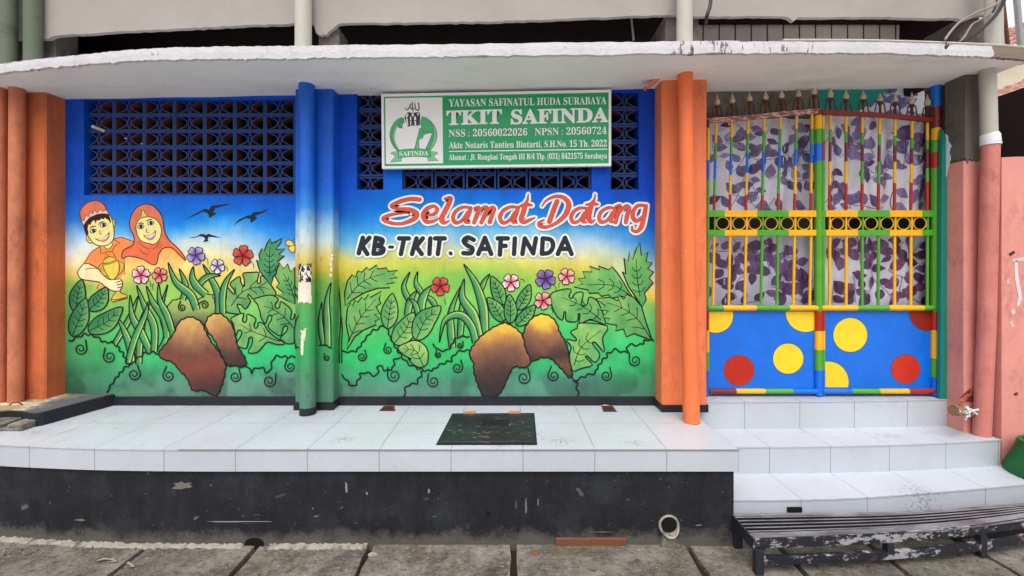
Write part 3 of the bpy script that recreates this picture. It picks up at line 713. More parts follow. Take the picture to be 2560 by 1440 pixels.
# ------------------------------------------------------------------ brush work on the wall: flat paint, one object per painted figure
class Crop:
    def __init__(s, ox, oy, k): s.o = (ox, oy); s.k = k
    def __call__(s, p): return (p[0] / s.k + s.o[0], p[1] / s.k + s.o[1])
    def all(s, pts): return [s(p) for p in pts]
C4 = Crop(150, 480, 2.7693); C5 = Crop(820, 470, 2.6667); CA = Crop(170, 490, 5.332); CB = Crop(420, 600, 4.8)
CS = Crop(940, 470, 3.657); CP = Crop(720, 560, 3.0); CL = Crop(950, 225, 7.2); CG = Crop(1660, 480, 2.4)
INK = lin((24, 26, 20))

def inside(pts, q):
    x, y = q; r = False; n = len(pts); j = n - 1
    for i in range(n):
        if (pts[i][1] > y) != (pts[j][1] > y) and x < (pts[j][0]-pts[i][0]) * (y-pts[i][1]) / (pts[j][1]-pts[i][1]) + pts[i][0]: r = not r
        j = i
    return r
STEP = 6e-6
class Art:
    seq = {}
    """paint layers on the plane at depth Y; coordinates are photo pixels carried onto that plane"""
    def __init__(s, Y, lay=1, pmap=None):
        s.mb = MB(); s.Y = Y - .0005 * lay; s.key = (round(Y, 3), lay); s.d = s.last = Art.seq.get(s.key, 0.0) + STEP; s.d = s.last; s.ck = None; s.pmap = pmap or P
    def pt(s, p): return s.pmap(p[0], p[1], s.Y - s.d)
    def up(s, key=None):
        if key is None or key != s.ck: s.d += STEP
        s.ck = key
    def fill(s, pts, col, grid=0):
        """col: rgb or function(px,py)->rgb"""
        s.up(); pts = [tuple(p) for p in pts]; ext = []
        if callable(col) and grid:
            x0, x1 = min(p[0] for p in pts), max(p[0] for p in pts); y0, y1 = min(p[1] for p in pts), max(p[1] for p in pts)
            y = y0 + grid * .5
            while y < y1:
                xx = x0 + grid * .5
                while xx < x1:
                    if inside(pts, (xx, y)): ext.append((xx, y))
                    xx += grid
                y += grid
        n = len(pts)
        vs, _, fs, _, _, _ = delaunay_2d_cdt([Vector((p[0], -p[1])) for p in pts + ext], [], [list(range(n))], 1, 1e-5)
        q = [(v.x, -v.y) for v in vs]
        c = [lin(col(*p)) for p in q] if callable(col) else lin(col)
        s.mb.add([s.pt(p) for p in q], [tuple(f) for f in fs], c)
    def ribbon(s, pts, ws, col, closed=False, cap=True):
        if col is INK: ws = [w_ * 1.32 for w_ in ws]
        col = lin(col) if max(col) > 1.01 else col; s.up(col)
        n = len(pts); L = []; Rr = []
        for i in range(n):
            a = pts[(i-1) % n] if (closed or i > 0) else pts[i]; b_ = pts[(i+1) % n] if (closed or i < n-1) else pts[i]
            dx, dy = b_[0]-a[0], b_[1]-a[1]; l = math.hypot(dx, dy) or 1; nx, ny = -dy/l, dx/l; h = ws[i] / 2
            L.append((pts[i][0]+nx*h, pts[i][1]+ny*h)); Rr.append((pts[i][0]-nx*h, pts[i][1]-ny*h))
        vs = [s.pt(p) for p in L] + [s.pt(p) for p in Rr]
        m_ = n if closed else n - 1
        s.mb.add(vs, [(i, n+i, n+(i+1) % n, (i+1) % n)[::-1] for i in range(m_)], col)
        if cap and not closed:
            for i, k in ((0, 1), (n-1, n-2)):
                if ws[i] < 1.2: continue
                ang = math.atan2(pts[i][1]-pts[k][1], pts[i][0]-pts[k][0]); r_ = ws[i] / 2; m2 = 8
                arc = [(pts[i][0] + r_*math.cos(ang - math.pi/2 + math.pi*t/m2), pts[i][1] + r_*math.sin(ang - math.pi/2 + math.pi*t/m2)) for t in range(m2+1)]
                s.mb.add([s.pt(p) for p in arc], [tuple(reversed(range(m2+1)))], col)
    def line(s, pts, wd=2.4, col=INK, closed=False, smooth=True, taper=0):
        if closed:
            if smooth: pts = closed_smooth(pts, 4)
            s.ribbon(pts, [wd] * len(pts), col, True); return
        if smooth and len(pts) > 2: pts = dense(pts, 5)
        n = len(pts)
        ws = [wd * (1 - taper * abs(2*i/(n-1) - 1) ** 2) if taper > 0 else wd * (1 + taper * i / (n-1)) for i in range(n)]
        s.ribbon(pts, ws, col)
    def shape(s, pts, col, ink=2.4, smooth=True, grid=0, inkcol=INK, sub=4):
        if smooth: pts = closed_smooth(pts, sub)
        s.fill(pts, col, grid)
        if ink: s.ribbon(pts, [ink] * len(pts), inkcol, True)
    def build(s, name, parent, mat=None):
        Art.seq[s.key] = s.d
        o = s.mb.build(name, mat or M['art'], parent); return o
def closed_smooth(pts, k=4):
    n = len(pts); out = []
    for i in range(n):
        p0, p1, p2, p3 = pts[i-1], pts[i], pts[(i+1) % n], pts[(i+2) % n]
        for j in range(k):
            t = j / k
            out.append(tuple(.5 * (2*b_ + (c_-a)*t + (2*a-5*b_+4*c_-d)*t*t + (3*b_-a-3*c_+d)*t**3) for a, b_, c_, d in zip(p0, p1, p2, p3)))
    return out
def mixc(a, b_, t): t = max(0, min(1, t)); return tuple(x + (y - x) * t for x, y in zip(a, b_))

G1, G2, G3, GY = (80, 154, 90), (138, 190, 102), (54, 124, 84), (186, 202, 104)
def midline(base, tip, bend):
    dx, dy = tip[0]-base[0], tip[1]-base[1]; mx, my = (base[0]+tip[0])/2 - dy*bend, (base[1]+tip[1])/2 + dx*bend
    return dense([base, ((base[0]*.5+mx*.5) , (base[1]*.5+my*.5)), (mx, my), ((tip[0]*.5+mx*.5), (tip[1]*.5+my*.5)), tip], 5) if bend else [(base[0]+dx*i/20, base[1]+dy*i/20) for i in range(21)]
def offs(ml, i, d):
    a = ml[max(i-1, 0)]; b_ = ml[min(i+1, len(ml)-1)]; l = math.hypot(b_[0]-a[0], b_[1]-a[1]) or 1
    return (ml[i][0] - (b_[1]-a[1])/l*d, ml[i][1] + (b_[0]-a[0])/l*d)
def leaf(wall, cr, base, tip, wd, bend=.06, lay=3, ca=G1, cb=G2, Y=YW):
    """pointed oval leaf with midrib and side veins"""
    a = Art(Y, lay); b0, t0 = cr(base), cr(tip); w_ = wd / cr.k / 2; ml = midline(b0, t0, bend); n = len(ml)
    pr = lambda t: math.sin(math.pi * t ** .8) ** .8
    L = [offs(ml, i, w_ * pr(i/(n-1))) for i in range(n)]; Rr = [offs(ml, i, -w_ * pr(i/(n-1))) for i in range(n)]
    out = L + Rr[-2:0:-1]
    Ln = math.hypot(t0[0]-b0[0], t0[1]-b0[1]); ux, uy = (t0[0]-b0[0])/Ln, (t0[1]-b0[1])/Ln
    def col(px, py):
        s = ((px-b0[0])*-uy + (py-b0[1])*ux) / w_; t = ((px-b0[0])*ux + (py-b0[1])*uy) / Ln
        return mixc(mixc(ca, cb, .5 + .55*s), GY, max(0, t*.5 - .25 + .2*s))
    a.fill(out, col, 7); a.ribbon(out, [2.5]*len(out), INK, True)
    m_ = ml[1:int(n*.86)]; a.ribbon(m_, [1.9 - .9*i/len(m_) for i in range(len(m_))], INK)
    for t in (.25, .42, .58, .72):
        i = int(t*(n-1))
        for sg in (1, -1):
            e = min(n-1, i + int(n*.13)); r_ = .62 * w_ * pr(min(1, e/(n-1)))
            a.line([ml[i], offs(ml, (i+e)//2, sg*r_*.55), offs(ml, e, sg*r_)], 1.5)
    return a.build('painted_leaf', wall)
def blade(wall, cr, pts, wd, lay=2, ca=G1, cb=(166, 198, 108), Y=YW):
    """long grass blade, widest low down, pale along one edge"""
    a = Art(Y, lay); ml = dense([cr(p) for p in pts], 7); n = len(ml); w_ = wd / cr.k / 2
    pr = lambda t: (.80 + .35*t) if t < .35 else max(0.0, .92 * (1 - ((t-.35)/.65) ** 1.7))
    L = [offs(ml, i, w_*pr(i/(n-1))) for i in range(n)]; Rr = [offs(ml, i, -w_*pr(i/(n-1))) for i in range(n)]
    a.fill(L + Rr[::-1], ca)
    hi = [offs(ml, i, w_*pr(i/(n-1))*.42) for i in range(n)]
    a.fill(L + hi[::-1], cb)
    lo = [offs(ml, i, -w_*pr(i/(n-1))*.45) for i in range(n)]
    a.fill(lo + Rr[::-1], G3)
    a.ribbon(L + [ml[-1]] + Rr[::-1], [2.4]*(2*n+1), INK)
    return a.build('painted_grass_blade', wall)
def polyleaf(wall, cr, pts, ribs, lay=2, ca=G1, cb=G2, name='painted_leaf', smooth=True, Y=YW, veins=True):
    a = Art(Y, lay); q = cr.all(pts)
    x0, x1 = min(p[0] for p in q), max(p[0] for p in q); y0, y1 = min(p[1] for p in q), max(p[1] for p in q)
    f = lambda px, py: mixc(cb, ca, .15 + .75*((px-x0)/(x1-x0)*.35 + (py-y0)/(y1-y0)*.65) + .25*math.sin(px*.09)*math.sin(py*.08))
    a.shape(q, f, 2.6, smooth, 8, sub=3)
    for r_ in ribs: a.line(cr.all(r_), 2.0, taper=-.5)
    if veins and ribs:
        ml = dense(cr.all(ribs[0]), 6); n = len(ml); w_ = min(x1-x0, y1-y0) * .22
        for t in (.2, .38, .55, .72):
            i = int(t*(n-1)); e = min(n-1, i + int(n*.14))
            for sg in (1, -1):
                t2 = offs(ml, e, sg*w_*(1-.5*t))
                if inside(q, t2): a.line([ml[i], offs(ml, (i+e)//2, sg*w_*.5*(1-.5*t)), t2], 1.6)
    return a.build(name, wall)
def flower(wall, cr, c, r, col, dark, edge=None, rot=0, lay=6, Y=YW):
    a = Art(Y, lay); c = cr(c); r = r / cr.k
    for k in range(5):
        q = rot + 2*math.pi*k/5
        def pp(u, v): return (c[0] + r*(u*math.cos(q) - v*math.sin(q)), c[1] + r*(u*math.sin(q) + v*math.cos(q)))
        pt = [pp(.08, 0), pp(.35, -.24), pp(.72, -.40), pp(.92, -.28), pp(.93, -.05), pp(1.0, .12), pp(.90, .34), pp(.62, .38), pp(.32, .20)]
        a.shape(pt, (lambda px, py: mixc(dark, edge or col, (math.hypot(px-c[0], py-c[1])/r)*1.15 - .15)) , 1.7, True, 4, sub=3)
        a.line([pp(.12, 0), pp(.45, .02)], 1.3, dark if max(dark) > 1 else INK, smooth=False)
    a.shape([(c[0]+.13*r*math.cos(t), c[1]+.13*r*math.sin(t)) for t in (0, 1, 2, 3, 4, 5)], (70, 20, 34), 0)
    return a.build('painted_flower', wall)
def wiggle(pts, amp=5, step=9, seed=0):
    r_ = random.Random(seed); d = dense(pts, 12); out = [d[0]]; acc = 0; sg = 1
    for i in range(1, len(d)):
        acc += math.hypot(d[i][0]-d[i-1][0], d[i][1]-d[i-1][1])
        if acc > step * r_.uniform(.7, 1.3):
            out.append(offs(d, i, sg*amp*r_.uniform(.3, 1))); sg = -sg; acc = 0
    out.append(d[-1]); return out
def vine(wall, cr, pts, lay=4, seed=0, amp=4, wd=2.8, Y=YW):
    a = Art(Y, lay); a.line(wiggle(cr.all(pts), amp, 9, seed), wd); return a.build('painted_vine', wall)
def curl(wall, cr, c, r, ang=1.0, sg=1, lay=4, Y=YW):
    a = Art(Y, lay); c = cr(c); r = r / cr.k; pts = []
    for i in range(34):
        t = i / 33; q = ang + sg * t * 2*math.pi*1.55; rr = r * (1.05 - .82*t)
        pts.append((c[0] + rr*math.cos(q), c[1] + rr*math.sin(q)))
    p0 = pts[0]; pts = [(p0[0] - sg*r*1.0*math.cos(ang + math.pi/2) + r*.25*math.cos(ang), p0[1] - sg*r*1.0*math.sin(ang + math.pi/2) + r*.25*math.sin(ang))] + pts
    a.line(pts, 2.5, taper=-.3); return a.build('painted_tendril', wall)
def rock(wall, cr, pts, stops, lay=5):
    a = Art(YW, lay); q = wiggle(cr.all(pts + [pts[0]]), 1.6, 8, len(pts))[:-1]
    def col(px, py):
        cx_, cy_ = (px-cr.o[0])*cr.k, (py-cr.o[1])*cr.k
        y_ = cy_ + 45*float(fbm([px], [py], 34, 5)[0]) + 28*math.sin(cx_*.012)
        return tuple(float(np.interp(y_, [s[0] for s in stops], [s[1][j] for s in stops])) for j in range(3))
    a.fill(q, col, 5); a.ribbon(q, [3.0]*len(q), INK, True)
    return a.build('painted_rock', wall)

# ---- left bay
W_ = wallL
def bird(pts, wall=W_):
    a = Art(YW, 2); a.fill(C4.all(pts), (26, 32, 44)); return a.build('painted_bird', wall)
bird([(865,188),(920,160),(985,125),(1005,115),(1030,122),(1050,95),(1110,88),(1190,78),(1120,100),(1075,112),(1060,140),(1085,150),(1035,180),(1025,150),(990,135),(930,165)])
bird([(1197,235),(1240,190),(1290,165),(1320,160),(1340,140),(1390,135),(1455,112),(1400,145),(1350,165),(1365,182),(1320,215),(1318,185),(1285,180),(1240,205)])
bird([(890,315),(940,310),(975,290),(1000,292),(1010,300),(1025,288),(1060,300),(1118,318),(1060,312),(1030,310),(1022,325),(1028,340),(990,348),(1005,325),(995,312),(970,305),(930,318)])

INKB = lin((96, 40, 20))
a = Art(YW, 2); S = CA.all
skin = (240, 228, 146)
a.fill(S([(430,668),(380,700),(300,760),(250,840),(205,905),(290,905),(400,965),(470,1040),(400,1150),(385,1235),(450,1230),(510,1215),(600,1140),(690,1100),(740,1040),(757,1040),(757,830),(722,830),(740,760),(860,650),(865,606),(720,555),(610,572),(580,690),(500,690)]),
       lambda px, py: mixc((238,140,72), (232,172,92), (py-640)/90), 8)
a.line(S([(430,668),(380,700),(300,760),(250,840),(205,905)]), 2.0, INKB); a.line(S([(610,572),(720,555),(865,606)]), 2.0, INKB)
a.line(S([(205,905),(290,905),(400,965),(415,930),(460,890)]), 2.0, INKB); a.line(S([(757,830),(757,1040)]), 1.8, INKB, smooth=False); a.line(S([(410,1175),(385,1235)]), 1.8, INKB, smooth=False)
a.shape(S([(480,650),(492,685),(535,706),(572,680),(592,640),(560,600)]), skin, 1.8, inkcol=INKB)
a.shape(S([(600,310),(625,330),(632,365),(618,400),(596,405),(575,350)]), skin, 2.2, inkcol=INKB); a.line(S([(592,340),(612,335),(615,365),(597,385)]), 1.5, INKB)
a.shape(S([(300,525),(265,515),(245,545),(255,600),(290,625),(325,615)]), skin, 2.2, inkcol=INKB); a.line(S([(290,540),(268,548),(272,585),(288,592)]), 1.5, INKB)
a.shape(S([(215,390),(250,500),(300,580),(340,630),(400,658),(470,665),(540,645),(600,585),(615,480),(592,340),(545,245),(400,240),(260,320)]), skin, 2.4, inkcol=INKB)
a.fill(S([(200,390),(290,285),(400,235),(540,240),(560,280),(573,345),(562,368),(545,325),(490,290),(478,312),(440,300),(432,322),(385,325),(365,365),(350,322),(315,345),(300,388),(275,378),(262,430),(275,505),(245,535),(215,450)]), (46, 22, 20))
a.shape(S([(155,215),(190,150),(250,95),(310,70),(375,60),(430,80),(480,120),(520,190),(540,243),(470,232),(390,242),(290,285),(240,340),(205,392),(175,310)]), (222, 116, 84), 2.2, inkcol=INKB)
a.fill(S([(183,332),(215,322),(235,262),(275,275),(290,218),(330,240),(350,187),(390,225),(432,172),(458,205),(505,185),(536,240),(470,230),(390,240),(290,282),(240,337),(206,388)]), (222, 198, 184))
a.line(S([(183,332),(215,322),(235,262),(275,275),(290,218),(330,240),(350,187),(390,225),(432,172),(458,205),(505,185)]), 1.8, INKB, smooth=False)
def eye(c, rx, ry, rot, look=(6, 0)):
    e = [(c[0] + rx*math.cos(t)*math.cos(rot) - ry*math.sin(t)*math.sin(rot), c[1] + rx*math.cos(t)*math.sin(rot) + ry*math.sin(t)*math.cos(rot)) for t in np.linspace(0, 2*math.pi, 14)[:-1]]
    a.shape(S(e), (250, 248, 240), 1.5)
    a.fill(S([(c[0]+look[0]+ry*.92*math.cos(t), c[1]+look[1]+ry*.92*math.sin(t)) for t in np.linspace(0, 2*math.pi, 12)[:-1]]), (38, 22, 28))
eye((335,465), 40, 24, -.35); eye((470,388), 42, 25, -.3)
for l in ([(288,435),(330,405),(375,405)], [(402,388),(440,350),(490,345)]): a.line(S(l), 2.2, taper=.6)
for l in ([(420,470),(430,508),(447,502)], [(368,578),(385,575)], [(535,490),(556,497)]): a.line(S(l), 1.7, INKB)
a.shape(S([(382,580),(440,572),(500,540),(545,495),(540,550),(500,598),(440,602)]), (226, 150, 160), 1.7, inkcol=INKB)
a.fill(S([(392,578),(440,574),(500,543),(538,510),(534,532),(490,565),(430,585)]), (250, 246, 240))
a.line(S([(428,680),(440,770),(520,742),(592,742)]), 1.9, INKB, smooth=False); a.line(S([(605,578),(695,630),(630,660),(592,725)]), 1.9, INKB, smooth=False); a.line(S([(595,745),(620,790),(640,820)]), 1.8, INKB)
a.build('painted_boy', W_)

a = Art(YW, 4)
a.fill(S([(757,830),(800,803),(1010,850),(1160,920),(1192,880),(1215,780),(1265,705),(1330,685),(1400,702),(1480,780),(1565,855),(1540,900),(1400,960),(1250,1000),(1000,1020),(760,1040)]),
       lambda px, py: mixc((238,168,78), tuple(bgcolor([px],[py])[0]), (py - 628)/52), 7)
a.shape(S([(1010,110),(920,150),(850,240),(820,350),(832,440),(872,520),(880,600),(855,660),(760,710),(722,760),(725,832),(800,803),(900,815),(1010,850),(1100,905),(1160,918),(1190,880),(1210,780),(1260,705),(1330,683),(1400,702),(1480,780),(1565,858),(1540,790),(1450,680),(1360,600),(1310,530),(1280,440),(1260,300),(1200,190),(1110,120)]),
        lambda px, py: mixc((212,118,90), (232,110,72), (py-580)/40), 2.6, grid=7, inkcol=lin((70, 24, 20)))
a.shape(S([(985,178),(972,265),(948,308),(1062,278),(1020,215),(1003,182)]), (226, 200, 100), 1.9, False, inkcol=INKB)
a.shape(S([(1010,283),(955,305),(918,360),(905,430),(930,530),(980,600),(1060,628),(1155,640),(1222,570),(1245,470),(1230,390),(1180,320),(1100,282)]), skin, 2.2, inkcol=INKB)
eye((970,408), 42, 25, -.08, (2, 0)); eye((1103,362), 40, 24, -.3, (4, 0))
for l in ([(932,372),(975,360),(1012,370)], [(1038,342),(1080,317),(1126,314)]): a.line(S(l), 2.2, taper=.6)
for l in ([(1050,435),(1045,480),(1070,484)], [(1008,518),(1022,535)], [(1152,455),(1172,478)]): a.line(S(l), 1.7, INKB)
a.shape(S([(1018,530),(1080,530),(1135,502),(1166,470),(1160,530),(1120,578),(1070,575),(1030,550)]), (222, 150, 170), 1.7, inkcol=INKB)
a.fill(S([(1028,533),(1080,533),(1135,507),(1158,486),(1152,512),(1110,548),(1050,552)]), (250, 246, 240))
for l in ([(940,600),(990,660),(1090,715)], [(945,695),(1000,755),(1070,790)], [(1215,610),(1190,660),(1130,715)], [(1275,635),(1225,685)]): a.line(S(l), 1.9, INKB, taper=.5)
a.build('painted_girl', W_)

a = Art(YW, 6)
gold, gd = (214, 190, 74), (168, 136, 50)
a.line(S([(672,888),(720,895),(736,945),(710,1005),(680,1030)]), 5.5, lin((150,110,50))); a.line(S([(672,890),(716,900),(730,945),(706,1000),(680,1024)]), 3.0, lin(gold))
a.line(S([(470,935),(446,985),(462,1035),(520,1060)]), 5.5, lin((150,110,50))); a.line(S([(470,940),(452,985),(466,1030),(520,1054)]), 3.0, lin(gold))
a.shape(S([(505,762),(500,822),(540,805),(522,780)]), gold, 1.8, False, inkcol=INKB)
a.shape(S([(470,880),(485,840),(540,812),(600,812),(650,850),(560,888),(468,905)]), gold, 2.0, False, inkcol=INKB)
a.shape(S([(462,908),(560,892),(660,852),(682,955),(665,1050),(610,1110),(560,1105),(510,1030)]), (222, 200, 84), 2.0, inkcol=INKB)
a.line(S([(470,918),(560,898),(655,858)]), 4.5, lin(gd))
a.shape(S([(635,1255),(690,1250),(700,1292),(780,1320),(792,1358),(588,1412),(570,1385),(610,1312),(632,1300)]), gold, 2.2, False, inkcol=INKB)
a.line(S([(580,1385),(690,1372),(788,1345)]), 2.0, INKB)
a.fill(S([(205,908),(155,965),(130,1035),(178,1105),(300,1128),(420,1150),(500,1210),(600,1265),(690,1265),(715,1215),(722,1160),(712,1108),(620,1112),(545,1112),(455,1040),(400,970),(290,912)]), (246, 228, 178))
a.line(S([(205,908),(155,965),(130,1035),(178,1105),(300,1128),(420,1150),(500,1210),(600,1265),(690,1265)]), 2.4, INKB); a.line(S([(290,912),(400,970),(455,1040),(545,1112),(620,1112),(700,1105)]), 2.2, INKB); a.line(S([(235,980),(300,962),(390,968)]), 1.8, INKB)
for l in ([(640,1150),(690,1138),(712,1122)], [(655,1185),(700,1175),(722,1165)], [(665,1222),(700,1215),(718,1205)]): a.line(S(l), 2.4, lin((40, 40, 40)))
a.line(S([(700,1105),(722,1140),(722,1185),(712,1220),(690,1265)]), 2.2, INKB)
a.build('painted_trophy', W_)

for b_, t_, wd, bd in [((108,830),(150,606),112,-.03), ((200,815),(325,660),118,.08), ((85,998),(180,735),128,.02), ((196,965),(432,798),132,.07)]:
    leaf(W_, C4, b_, t_, wd, bd, 7, (40,112,78), (74,150,86))
for pts, wd in [([(375,1055),(450,930),(500,830),(540,720)],44), ([(545,1185),(555,1000),(580,860),(625,740)],52), ([(690,1095),(735,990),(700,830),(745,640)],40), ([(625,1110),(560,970),(500,860),(485,712)],58),
                ([(500,1190),(480,1060),(440,950),(395,868)],54), ([(650,1105),(650,930),(580,780),(530,645)],54), ([(740,1010),(720,880),(640,760),(598,650)],54), ([(775,960),(740,850),(690,750),(682,632)],52), ([(470,1180),(520,1010),(590,850),(605,770)],48)]:
    blade(W_, C4, pts, wd, 5)
a = Art(YW, 3)
mo = wiggle(C4.all([(752,880),(742,810),(775,755),(860,735),(945,750),(1000,715),(1050,705),(1065,750),(1090,790),(1105,850),(1000,920),(800,930),(752,880)]), 3, 8, 4)[:-1]
a.fill(mo, lambda px, py: mixc((150,180,92), (86,92,70), (py-770)/40), 7); a.ribbon(mo, [2.4]*len(mo), INK, True); a.build('painted_moss', W_)
for pts, wd in [([(850,745),(868,660),(855,600),(825,530)],44), ([(1095,840),(1090,700),(1040,590),(988,500)],50), ([(955,650),(1000,600),(1050,578),(1112,578)],44), ([(1010,710),(945,650),(915,590),(922,515)],58), ([(945,815),(905,715),(800,620),(748,488)],60), ([(1128,840),(1125,720),(1150,620),(1208,535)],50)]:
    blade(W_, C4, pts, wd, 5, (74,150,92))
polyleaf(W_, CB, [(680,850),(698,700),(705,580),(722,578),(780,645),(800,640),(795,600),(745,530),(800,470),(862,440),(872,500),(900,555),(920,540),(915,480),(900,400),(990,390),(1086,388),(1085,430),(1070,500),(1090,522),(1110,500),(1112,432),(1160,445),(1220,520),(1300,660),(1160,672),(1030,712),(970,650),(960,690),(990,740),(930,830),(885,785),(835,770),(835,800),(858,850),(850,890)],
         [[(760,790),(830,690),(900,620),(1020,572),(1150,572),(1220,595)]], 3, (76,146,90), (146,184,102))
polyleaf(W_, CB, [(1340,268),(1385,345),(1435,285),(1468,380),(1522,325),(1524,770),(1420,720),(1310,660),(1390,640),(1300,560),(1335,520),(1282,430)], [[(1515,690),(1460,540),(1380,400)]], 3, (70,150,92), (136,186,98), smooth=False)
polyleaf(W_, CB, [(1235,540),(1160,450),(1100,370),(1062,240),(1105,252),(1090,180),(1130,100),(1155,132),(1190,40),(1226,-14),(1240,40),(1300,20),(1366,-22),(1345,40),(1290,112),(1404,108),(1330,172),(1398,188),(1310,262),(1335,300),(1290,330),(1300,400),(1262,440)], [[(1222,430),(1215,260),(1225,80)]], 6, (48,128,88), (104,168,100), smooth=False)
polyleaf(W_, CB, [(1032,712),(1180,665),(1270,670),(1322,712),(1292,760),(1285,800),(1310,820),(1340,800),(1352,740),(1420,780),(1482,850),(1470,930),(1482,955),(1508,940),(1524,890),(1524,1212),(1420,1242),(1380,1210),(1345,1180),(1420,1100),(1435,1050),(1410,1028),(1378,1060),(1350,1150),(1270,1110),(1200,1040),(1240,960),(1245,915),(1215,900),(1190,940),(1168,1002),(1120,940),(1100,850),(1070,765)],
         [[(1510,1060),(1400,930),(1260,830),(1150,795)]], 6, (60,140,90), (138,186,102))
polyleaf(W_, CB, [(752,945),(830,900),(908,880),(892,960),(920,992),(945,960),(952,890),(1052,945),(1030,1020),(1050,1062),(1075,1040),(1088,988),(1150,1010),(1200,1090),(1290,1170),(1402,1242),(1300,1252),(1190,1225),(1130,1290),(1060,1352),(962,1350),(1000,1270),(1015,1190),(1000,1165),(970,1180),(960,1240),(935,1300),(850,1280),(830,1230),(870,1160),(885,1110),(865,1080),(835,1092),(815,1150),(800,1080),(780,1000)],
         [[(1340,1215),(1180,1160),(1000,1090),(860,1010)]], 7, (82,150,88), (156,192,104))
rock(W_, C4, [(1005,910),(1030,860),(1085,840),(1140,860),(1190,920),(1210,980),(1230,1070),(1270,1130),(1290,1190),(1270,1215),(1200,1200),(1150,1190),(1120,1130),(1070,1030),(1020,960)], [(840,(206,168,92)), (920,(190,146,84)), (1000,(150,106,76)), (1080,(120,78,60)), (1140,(80,58,52)), (1215,(66,48,46))], 8)
rock(W_, C4, [(880,865),(930,870),(985,910),(1000,950),(1050,1040),(1100,1110),(1145,1190),(1140,1260),(1115,1350),(1080,1412),(1040,1395),(980,1370),(940,1380),(910,1360),(880,1290),(830,1240),(800,1200),(760,1170),(720,1160),(680,1120),(740,1040),(790,970),(820,905)], [(865,(200,162,92)), (960,(176,130,84)), (1040,(136,94,72)), (1100,(112,68,56)), (1190,(124,66,52)), (1290,(94,54,48)), (1350,(72,48,48)), (1410,(60,48,50))], 9)
for i, pts in enumerate([[(62,1028),(100,1018),(150,992),(190,985),(240,1000),(300,1035),(360,1040),(400,1075),(440,1130),(470,1190)], [(325,1385),(345,1350),(400,1270),(450,1210),(492,1190)], [(1150,1195),(1220,1205),(1300,1205),(1320,1245),(1380,1210),(1450,1250),(1475,1150),(1560,1140),(1628,1142)], [(492,1190),(560,1130),(620,1110),(680,1120)]]):
    vine(W_, C4, pts, 9, i)
for c, r_, an, sg in [((142,1085),42,-.4,1), ((342,1140),42,3.6,-1), ((512,1262),42,-.6,1), ((752,1272),40,3.8,-1), ((1212,1278),38,-.5,1), ((1448,1308),42,-.2,1), ((1592,1210),36,3.7,-1), ((845,798),26,3.8,-1), ((1000,782),28,3.9,1)]:
    curl(W_, C4, c, r_, an, sg, 10)
flower(W_, C4, (940,440), 64, (150,128,206), (110,84,170), (190,172,228), .2, 10); flower(W_, C4, (1090,515), 52, (236,232,244), (150,130,190), (246,244,250), .3, 10); flower(W_, C4, (1265,440), 72, (214,78,62), (170,40,40), (226,96,78), -.2, 10)
flower(W_, C4, (560,575), 64, (240,170,178), (214,90,110), (250,238,240), .9, 10); flower(W_, C4, (690,575), 54, (232,120,116), (204,60,72), (240,170,160), .5, 10)
a = Art(YW, 4)
a.shape(C4.all([(1563,345),(1580,333),(1605,340),(1622,365),(1628,395),(1618,418),(1595,412),(1582,388),(1590,374),(1568,368)]), (238, 206, 92), 2.0, inkcol=INKB); a.line(C4.all([(1590,374),(1626,368)]), 1.6, INKB); a.line(C4.all([(1612,335),(1626,318)]), 1.6, INKB)
a.build('painted_butterfly', W_)
a = Art(YW, 4)
for l in ([(1005,450),(1022,470),(1022,505)], [(1145,515),(1158,530),(1158,550)], [(1322,475),(1338,500),(1342,530)], [(620,615),(628,635),(625,655)], [(648,630),(640,650),(645,680)]): a.line(C4.all(l), 1.8, lin((60, 60, 30)), taper=.5)
a.build('painted_motion_lines', W_)

# ---- right bay
W_ = wallR
ser = dict(smooth=False)
polyleaf(W_, C5, [(115,785),(110,700),(130,620),(160,580),(185,592),(200,552),(225,562),(260,528),(275,547),(325,513),(332,540),(390,533),(402,556),(465,550),(430,575),(462,596),(410,606),(446,630),(390,640),(412,665),(330,668),(250,695),(170,740)], [[(130,740),(200,650),(280,600),(380,570)]], 3, (78,154,90), (146,192,100), **ser)
polyleaf(W_, C5, [(125,1080),(140,1000),(120,900),(130,800),(150,768),(165,787),(180,748),(200,762),(225,728),(245,746),(270,708),(282,730),(357,688),(340,740),(352,770),(320,790),(346,840),(310,840),(342,872),(310,890),(322,912),(240,945),(180,990)], [[(140,1020),(190,910),(250,820),(320,740)]], 4, (76,154,90), (138,188,98), **ser)
for pts, wd in [([(560,770),(525,720),(505,650),(547,558)],42), ([(650,740),(610,680),(585,630),(598,556)],40), ([(530,850),(540,780),(560,730),(592,685)],52), ([(720,800),(700,760),(670,730),(640,715)],40), ([(620,840),(625,760),(650,700),(694,648)],62), ([(600,850),(590,800),(570,760),(540,740)],40)]:
    blade(W_, C5, pts, wd, 2)
for pts, wd in [([(880,990),(885,920),(890,800),(900,690)],46), ([(830,1065),(820,960),(820,820),(885,655)],54), ([(1000,720),(1030,650),(1050,610),(1080,574)],34), ([(1045,960),(1035,800),(985,640),(905,508)],66), ([(1010,1000),(970,850),(895,730),(908,605)],66)]:
    blade(W_, C5, pts, wd, 4)
blade(W_, C5, [(985,1030),(960,930),(900,855),(830,850),(770,900),(742,1030)], 56, 6)
for b_, t_, wd in [((1165,782),(1088,588),92), ((1170,890),(1064,730),92), ((1215,902),(1208,708),88), ((1268,812),(1346,643),84), ((1256,915),(1382,780),84)]:
    leaf(W_, C5, b_, t_, wd, .03, 5, (58,140,84), (104,172,92))
